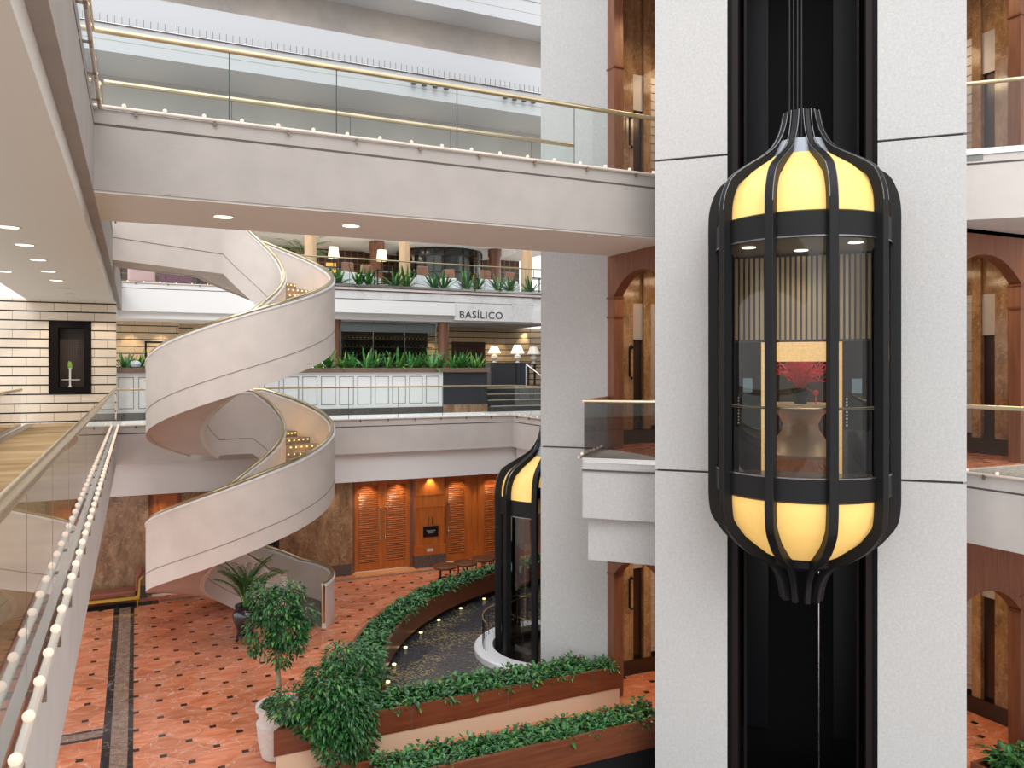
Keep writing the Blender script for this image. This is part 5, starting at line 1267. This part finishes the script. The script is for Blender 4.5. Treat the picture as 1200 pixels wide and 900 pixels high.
# ---------------------------------------------------------------- upper restaurant
for i, (x0, x1) in enumerate(((6.3,6.79),(10.34,10.84),(16.26,16.79))):
    m = MB(); rr = (x1-x0)/2; m.lathe([(rr*1.1,0),(rr*1.1,0.15),(rr,0.18),(rr,2.72)], 26, ((x0+x1)/2, 33.55, Z3)); top('pale_column', m, M['palewood'], 'pale round wooden column on the upper restaurant terrace, %s from the left' % ORD[i], 'column', 'pale terrace columns', smooth=True)
base = None
for i, (x, y, rz) in enumerate(((8.2,34.5,0.2),(9.35,34.9,-0.6),(11.57,34.4,0.15),(13.2,34.9,-0.5),(14.71,34.6,0.1),(16.0,34.7,0.2))):
    lab = 'white armchair with terracotta back cushion on the upper terrace, %s from the left' % ORD[i]
    if base is None:
        base = thing('armchair', lab, 'chair', (x,y,Z3), rz, 'armchairs on the upper terrace')
        m = MB(); m.box(-0.36,0.36,-0.36,0.36,0.16,0.44); part('seat', m, M['cloth'], base, world=False, bevel=0.04)
        m = MB(); m.box(-0.36,0.36,-0.46,-0.36,0.16,0.72); part('backrest', m, M['cloth'], base, world=False, bevel=0.04)
        for sx in (-1,1): m = MB(); m.box(sx*0.42-0.06,sx*0.42+0.06,-0.44,0.36,0.16,0.60); part('arm', m, M['cloth'], base, world=False, bevel=0.03)
        m = MB(); m.box(-0.27,0.27,-0.36,-0.22,0.52,1.15); part('back_cushion', m, M['terracotta'], base, world=False, bevel=0.05)
        for sx in (-1,1):
            for sy in (-1,1): m = MB(); m.box(sx*0.36-0.03,sx*0.36+0.03,sy*0.34-0.03,sy*0.34+0.03,0,0.16); part('leg', m, M['black'], base, world=False)
    else: dup(base, (x,y,Z3), rz, lab)
tb = None
for i, (x, y) in enumerate(((7.4,33.7),(9.72,33.8),(17.05,33.7))):
    lab = 'dark square side table with a lamp on the upper terrace, %s from the left' % ORD[i]
    if tb is None:
        tb = thing('lamp_table', lab, 'table', (x,y,Z3), 0, 'lamp tables on the upper terrace')
        m = MB(); m.box(-0.38,0.38,-0.3,0.3,0.78,0.83); part('tabletop', m, M['tableblack'], tb, world=False)
        for sx in (-1,1):
            for sy in (-1,1): m = MB(); m.box(sx*0.33-0.025,sx*0.33+0.025,sy*0.25-0.025,sy*0.25+0.025,0,0.78); part('leg', m, M['tableblack'], tb, world=False)
        m = MB(); m.box(-0.33,0.33,-0.25,0.25,0.2,0.23); part('lower_shelf', m, M['tableblack'], tb, world=False)
    else: dup(tb, (x,y,Z3), 0, lab)
for i, x in enumerate((8.0, 9.64, 17.0)):
    xx = (7.55, 9.64, 17.0)[i]
    t = thing('terrace_lamp', 'lit cream drum lamp on the upper terrace, %s from the left' % ORD[i], 'lamp', (xx,33.75,Z3+0.83), group='drum lamps on the upper terrace')
    m = MB(); m.lathe([(0.10,0),(0.10,0.02),(0.02,0.04),(0.02,0.42)], 14, (xx,33.75,Z3+0.83)); part('base', m, M['black'], t, smooth=True)
    m = MB(); m.lathe([(0.24,0.40),(0.19,0.86)], 22, (xx,33.75,Z3+0.83), cap=False); part('lamp_shade', m, M['lampshade'], t, smooth=True)
# round glass room at the back of the restaurant
root = thing('round_glass_room', 'round glazed room with dark frames and saucer ceiling at the back of the restaurant', 'glass room', (14.6,39.4,Z3))
cc = (14.4, 39.6, Z3)
m = MB(); m.lathe([(0.0001,2.62),(2.5,2.62),(3.9,2.68),(4.1,2.78),(0.0001,2.78)], 48, cc); part('saucer_ceiling', m, M['soffit'], root, smooth=True)
m = MB()
for z in (0.0, 1.35, 2.2, 2.52): m.lathe([(2.15,z),(2.25,z),(2.25,z+0.08),(2.15,z+0.08)], 48, cc, cap=False)
for k in range(14): a = 2*PI*k/14; m.box(cc[0]+2.2*math.cos(a)-0.04, cc[0]+2.2*math.cos(a)+0.04, cc[1]+2.2*math.sin(a)-0.04, cc[1]+2.2*math.sin(a)+0.04, Z3, Z3+2.62)
part('frame', m, M['lobbydark'], root)
m = MB(); m.lathe([(2.2,0.05),(2.2,2.6)], 48, cc, cap=False); part('glazing', m, M['smoke'], root, smooth=True)
m = MB(); m.lathe([(1.2,0.0),(1.2,2.6)], 24, cc, cap=False); part('inner_core', m, simple('pale_teal_core', (0.35,0.42,0.42), 0.5), root, smooth=True)
for i, (x, y) in enumerate(((10.6,38.0),(16.6,37.4))):
    m = MB(); m.lathe([(0.36,0),(0.36,0.2),(0.30,0.24),(0.30,2.2),(0.36,2.3),(0.36,2.74)], 22, (x,y,Z3)); top('dark_column', m, M['redwood'], ('dark round column left of the round glazed room' if i == 0 else 'dark round column right of the round glazed room'), 'column', smooth=True)
for i, (x, y, w) in enumerate(((9.0,40.8,0.5),(15.4,41.2,0.4))):
    m = MB(); m.box(x-w/2, x+w/2, y, y+0.05, Z3+1.45, Z3+1.95); top('lit_picture', m, M['signlit'], ('small glowing orange wall panel behind the left terrace columns' if i == 0 else 'small glowing orange wall panel right of the round glazed room'), 'wall light')
# sofas in the recess on the upper left
for nm, lb, x0, x1, mt in (('sofa','dusty pink rounded sofa at the left end of the upper floor recess',-0.3,0.75,'pink'),('sofa','plum sofa on the upper left floor beside the pink one',0.95,2.2,'purple'),('sofa','dark mauve sofa on the upper left floor nearest the staircase landing',2.6,4.6,'mauve')):
    t = thing(nm, lb, 'sofa', ((x0+x1)/2,37.0,Z3))
    m = MB(); m.box(x0,x1,36.6,37.5,Z3+0.15,Z3+0.45); part('seat', m, M[mt], t, bevel=0.06)
    m = MB(); m.box(x0,x1,36.45,36.65,Z3+0.15,Z3+0.95); part('backrest', m, M[mt], t, bevel=0.08)
    for xa in (x0, x1-0.18): m = MB(); m.box(xa,xa+0.18,36.5,37.4,Z3+0.1,Z3+0.7); part('arm', m, M[mt], t, bevel=0.05)
    m = MB()
    for xa in (x0+0.05,x1-0.1):
        for ya in (36.6,37.4): m.box(xa,xa+0.05,ya-0.05,ya,Z3,Z3+0.15)
    part('feet', m, M['black'], t)
v = thing('white_figurine', 'small white abstract ornament on a stand between the two darker sofas', 'ornament', (2.4,36.4,Z3)); m = MB(); m.box(2.33,2.47,36.33,36.47,Z3,Z3+0.45); part('stand', m, M['black'], v); m = MB(); m.tube([(2.4,36.4,Z3+0.45),(2.36,36.4,Z3+0.6),(2.45,36.4,Z3+0.72),(2.38,36.4,Z3+0.84),(2.42,36.4,Z3+0.92)], [0.05,0.06,0.05,0.05,0.02], 8); part('figure', m, M['ceramic'], v, smooth=True)
# lantern behind the left planter
root = thing('lantern', 'tall dark framed lantern with glowing shade behind the planter by the brick wall', 'lamp', (0.61,32.6,Z2))
m = MB()
for dx in (-0.27,0.27):
    for dy in (-0.27,0.27): m.box(0.61+dx-0.03,0.61+dx+0.03,32.6+dy-0.03,32.6+dy+0.03,Z2,7.75)
m.box(0.3,0.92,32.3,32.9,7.72,7.78); m.box(0.3,0.92,32.3,32.9,6.72,6.76); part('frame', m, M['black'], root)
m = MB(); m.lathe([(0.21,6.78-Z2),(0.21,7.35-Z2)], 20, (0.61,32.6,Z2)); part('lamp_shade', m, M['lampshade'], root, smooth=True)
# fittings under the guest floors
for i, x in enumerate((11.59,12.09,12.63,13.18,16.22,16.72,17.23,17.74)):
    t = thing('spotlight', 'small black spotlight on the high white fascia, %s from the left' % ORD[i], 'spotlight', (x,35.42,20.0), group='spotlights on the high fascia')
    m = MB(); m.box(x-0.02,x+0.02,35.3,35.5,20.05,20.09); part('bracket', m, M['steel'], t)
    m = MB(); m.lathe([(0.05,0.12),(0.09,0.10),(0.11,0.0),(0.12,-0.12),(0.0001,-0.12)], 14, (x,35.3,19.98)); part('lamp_head', m, M['black'], t, smooth=True)
root = thing('bird_spikes', 'row of thin bird spikes along the high white ledge', 'bird spikes', (8,35.4,Z5+0.03))
m = MB(); m.box(-4,18.6,35.42,35.5,Z5+0.03,Z5+0.05); part('base_strip', m, M['steel'], root)
m = MB()
for k in range(86):
    x = -3.9+0.262*k; m.box(x-0.008,x+0.008,35.43,35.445,Z5+0.05,Z5+0.36)
part('spikes', m, M['charcoal'], root, kind='stuff')
# downlights
DLR = MB(); DLR.lathe([(0.135,0.0),(0.16,-0.012),(0.165,0.0)], 24, cap=False); DLRm = mesh_from(DLR, 'ring', M['trimring'], smooth=True)
DLL = MB(); DLL.lathe([(0.0001,-0.006),(0.135,-0.006)], 24, cap=False); DLLm = mesh_from(DLL, 'lens', M['downlight'])
def downlight(x, y, z, label, group, lit=True):
    t = thing('downlight', label, 'ceiling light', (x,y,z), group=group); inst('ring', DLRm, t); inst('lens', DLLm if lit else DLOm, t)
DLO = MB(); DLO.lathe([(0.0001,-0.004),(0.135,-0.004)], 24, cap=False); DLOm = mesh_from(DLO, 'lens', M['soffit'])
for i, (x, y) in enumerate(((-1.68,13.73),(-1.68,15.59),(-1.68,17.63),(-1.68,19.63),(-1.68,21.53),(-1.66,23.51),(-1.65,25.17))):
    downlight(x, y, 8.84, 'round downlight in the left walkway ceiling, %s from the camera' % ORD[i], 'walkway downlights', i < 5)
downlight(-2.53, 20.03, 8.84, 'round downlight near the far left edge of the walkway ceiling, apart from the row', None)
for i, (x, y) in enumerate(((1.22,13.01),(3.18,12.95))): downlight(x, y, 9.1, 'round downlight under the upper bridge, %s' % ('left one' if i == 0 else 'right one'), 'bridge downlights')
# ---------------------------------------------------------------- light
W = bpy.data.worlds.new('World'); bpy.context.scene.world = W; W.use_nodes = True
nt = W.node_tree; N = nt.nodes; L = nt.links; bg = N['Background']
tcw = N.new('ShaderNodeTexCoord'); sp_ = N.new('ShaderNodeSeparateXYZ'); L.new(tcw.outputs['Generated'], sp_.inputs[0])
rw = ramp(N, [(0.0, (0.62,0.55,0.49)), (0.48, (1.12,1.07,1.03)), (0.58, (1.50,1.49,1.48)), (1.0, (1.75,1.80,1.88))])
mr = N.new('ShaderNodeMapRange'); mr.inputs['From Min'].default_value = -1; mr.inputs['From Max'].default_value = 1; L.new(sp_.outputs['Z'], mr.inputs['Value'])
L.new(mr.outputs['Result'], rw.inputs['Fac']); L.new(rw.outputs['Color'], bg.inputs['Color']); bg.inputs['Strength'].default_value = 1.18

def area(name, loc, size, power, col, rot=(0,0,0), sy=None):
    l = bpy.data.lights.new(name, 'AREA'); l.energy = power; l.color = col; l.size = size
    if sy: l.shape = 'RECTANGLE'; l.size_y = sy
    o = bpy.data.objects.new(name, l); C.objects.link(o); o.location = loc; o.rotation_euler = rot
    return o
def spot(name, loc, target, power, col, ang=70, blend=0.6, r=0.08):
    l = bpy.data.lights.new(name, 'SPOT'); l.energy = power; l.color = col; l.spot_size = math.radians(ang); l.spot_blend = blend; l.shadow_soft_size = r
    o = bpy.data.objects.new(name, l); C.objects.link(o); o.location = loc
    o.rotation_euler = (Vector(target)-Vector(loc)).to_track_quat('-Z', 'Y').to_euler(); return o
sl_ = bpy.data.lights.new('skylight_sun', 'SUN'); sl_.energy = 1.05; sl_.angle = math.radians(32); sl_.color = (1.0, 0.98, 0.95)
so = bpy.data.objects.new('skylight_sun', sl_); C.objects.link(so); so.location = (-5,-10,30); so.rotation_euler = Vector((0.20,0.74,-0.66)).to_track_quat('-Z','Y').to_euler()
WARM = (1.0, 0.74, 0.45); WARM2 = (1.0, 0.84, 0.64)
# lobby ceilings
for f in (Z1, Z2, Z3):
    area('lobby_ceiling_lamp', (12.6,13.2,f+3.9), 2.2, 95, WARM)
    area('lobby_ceiling_lamp', (9.75,13.3,f+3.9), 0.7, 32, WARM); area('lobby_ceiling_lamp', (13.3,9.75,f+3.9), 0.7, 32, WARM)
# walkway downlights
for y in (13.73,15.59,17.63,19.63,21.53,23.51): spot('walkway_downlight', (-1.68,y,8.80), (-1.68,y,5), 75, WARM2, 85)
for x in (1.22,3.18): spot('bridge_downlight', (x,12.98,9.06), (x,12.98,0), 60, WARM2, 70)
for x in (-2.1,-1.0): spot('wall_washer', (x,26.6,8.80), (x,27.85,6.6), 90, WARM2, 75)
# louvred doors
for x in (6.95,8.0,9.1,10.2,11.5): spot('door_downlight', (x,25.85,3.04), (x,26.4,1.0), 45, (1.0,0.74,0.44), 95)
for x in (0.7,2.2,4.2,5.6): spot('door_downlight', (x,25.7,3.04), (x,26.2,1.0), 22, (1.0,0.80,0.55), 95)
for y in (20.0,22.5,25.0): spot('side_wall_fill', (12.3,y,3.95), (12.9,y,1.2), 90, (1.0,0.78,0.5), 95)  # added fill spots without fittings, meant to lift the shaded right wall
# level 2 interiors
for x, y in ((-0.2,37.3),(1.0,37.3),(3.0,38.4),(4.6,38.4)): spot('inner_wall_washer', (x,y,8.72), (x,y+0.9,6.6), 70, WARM, 65)
area('inner_ceiling_lamp', (2.0,34,8.76), 3.0, 60, WARM2)
for x in (13.0,16.2,16.7,17.8): spot('entrance_washer', (x,36.3,8.75), (x,37.0,6.8), 60, WARM, 55)
area('entrance_ceiling_lamp', (14.6,34,8.76), 2.5, 35, WARM)
area('cellar_lamp', (9.8,33.5,8.3), 3.6, 14, WARM, sy=0.4)
# upper restaurant
for x in (2.0,8.0,12.0,16.0): area('dining_ceiling_lamp', (x,38.0,12.9), 2.2, 75, WARM2)
for x in (8.2,11.0,14.5): area('dining_front_lamp', (x,36.6,12.9), 1.0, 20, WARM2)
# corridor wash on the guest floors
for z in (Z4, Z5):
    for x in (0,6,12,18): area('corridor_lamp', (x,37.6,z+1.6), 2.5, 14, (1.0,0.82,0.58), (PI,0,0), 0.3)
for t_, z_ in ((330,3.7),(365,4.3),(400,4.8),(700,8.0),(735,8.6)):
    pl = bpy.data.lights.new('step_glow', 'POINT'); pl.energy = 4; pl.color = (1.0,0.6,0.22); pl.shadow_soft_size = 0.05
    po = bpy.data.objects.new('step_glow', pl); C.objects.link(po); po.location = pt(1.7, t_, z_+0.35)
# lift interior
c1 = E1
spot('lift_ceiling_lamp', (c1[0],c1[1],Z2+3.38), (c1[0]+0.2,c1[1]+0.2,Z2), 28, WARM, 110)
tq = loc1(0.0,-2.6); spot('vase_fill_spot', (tq[0],tq[1],Z2+3.4), (tp[0],tp[1],Z2+1.0), 60, WARM2, 60)  # added spot with no fitting, brightens the table and red branches

sc = bpy.context.scene
cam = bpy.data.cameras.new('Camera'); co = bpy.data.objects.new('Camera', cam); C.objects.link(co)
cam.sensor_fit = 'HORIZONTAL'; cam.sensor_width = 36.0; cam.lens = 939.0/1200.0*36.0; cam.shift_x = 0.0; cam.shift_y = -18.0/1200.0
cam.clip_start = 0.05; cam.clip_end = 300
co.location = (0,0,6.77); co.rotation_euler = (PI/2, 0, -math.radians(25.16))
sc.camera = co
sc.view_settings.view_transform = 'Standard'; sc.view_settings.look = 'None'; sc.view_settings.gamma = 1.0; sc.view_settings.exposure = 0.0
sc.view_settings.use_curve_mapping = False
sc.cycles.max_bounces = 8; sc.cycles.transparent_max_bounces = 16; sc.cycles.glossy_bounces = 4; sc.cycles.diffuse_bounces = 4
sc.cycles.sample_clamp_indirect = 6.0; sc.cycles.caustics_reflective = False; sc.cycles.caustics_refractive = False
sc.cycles.use_denoising = True
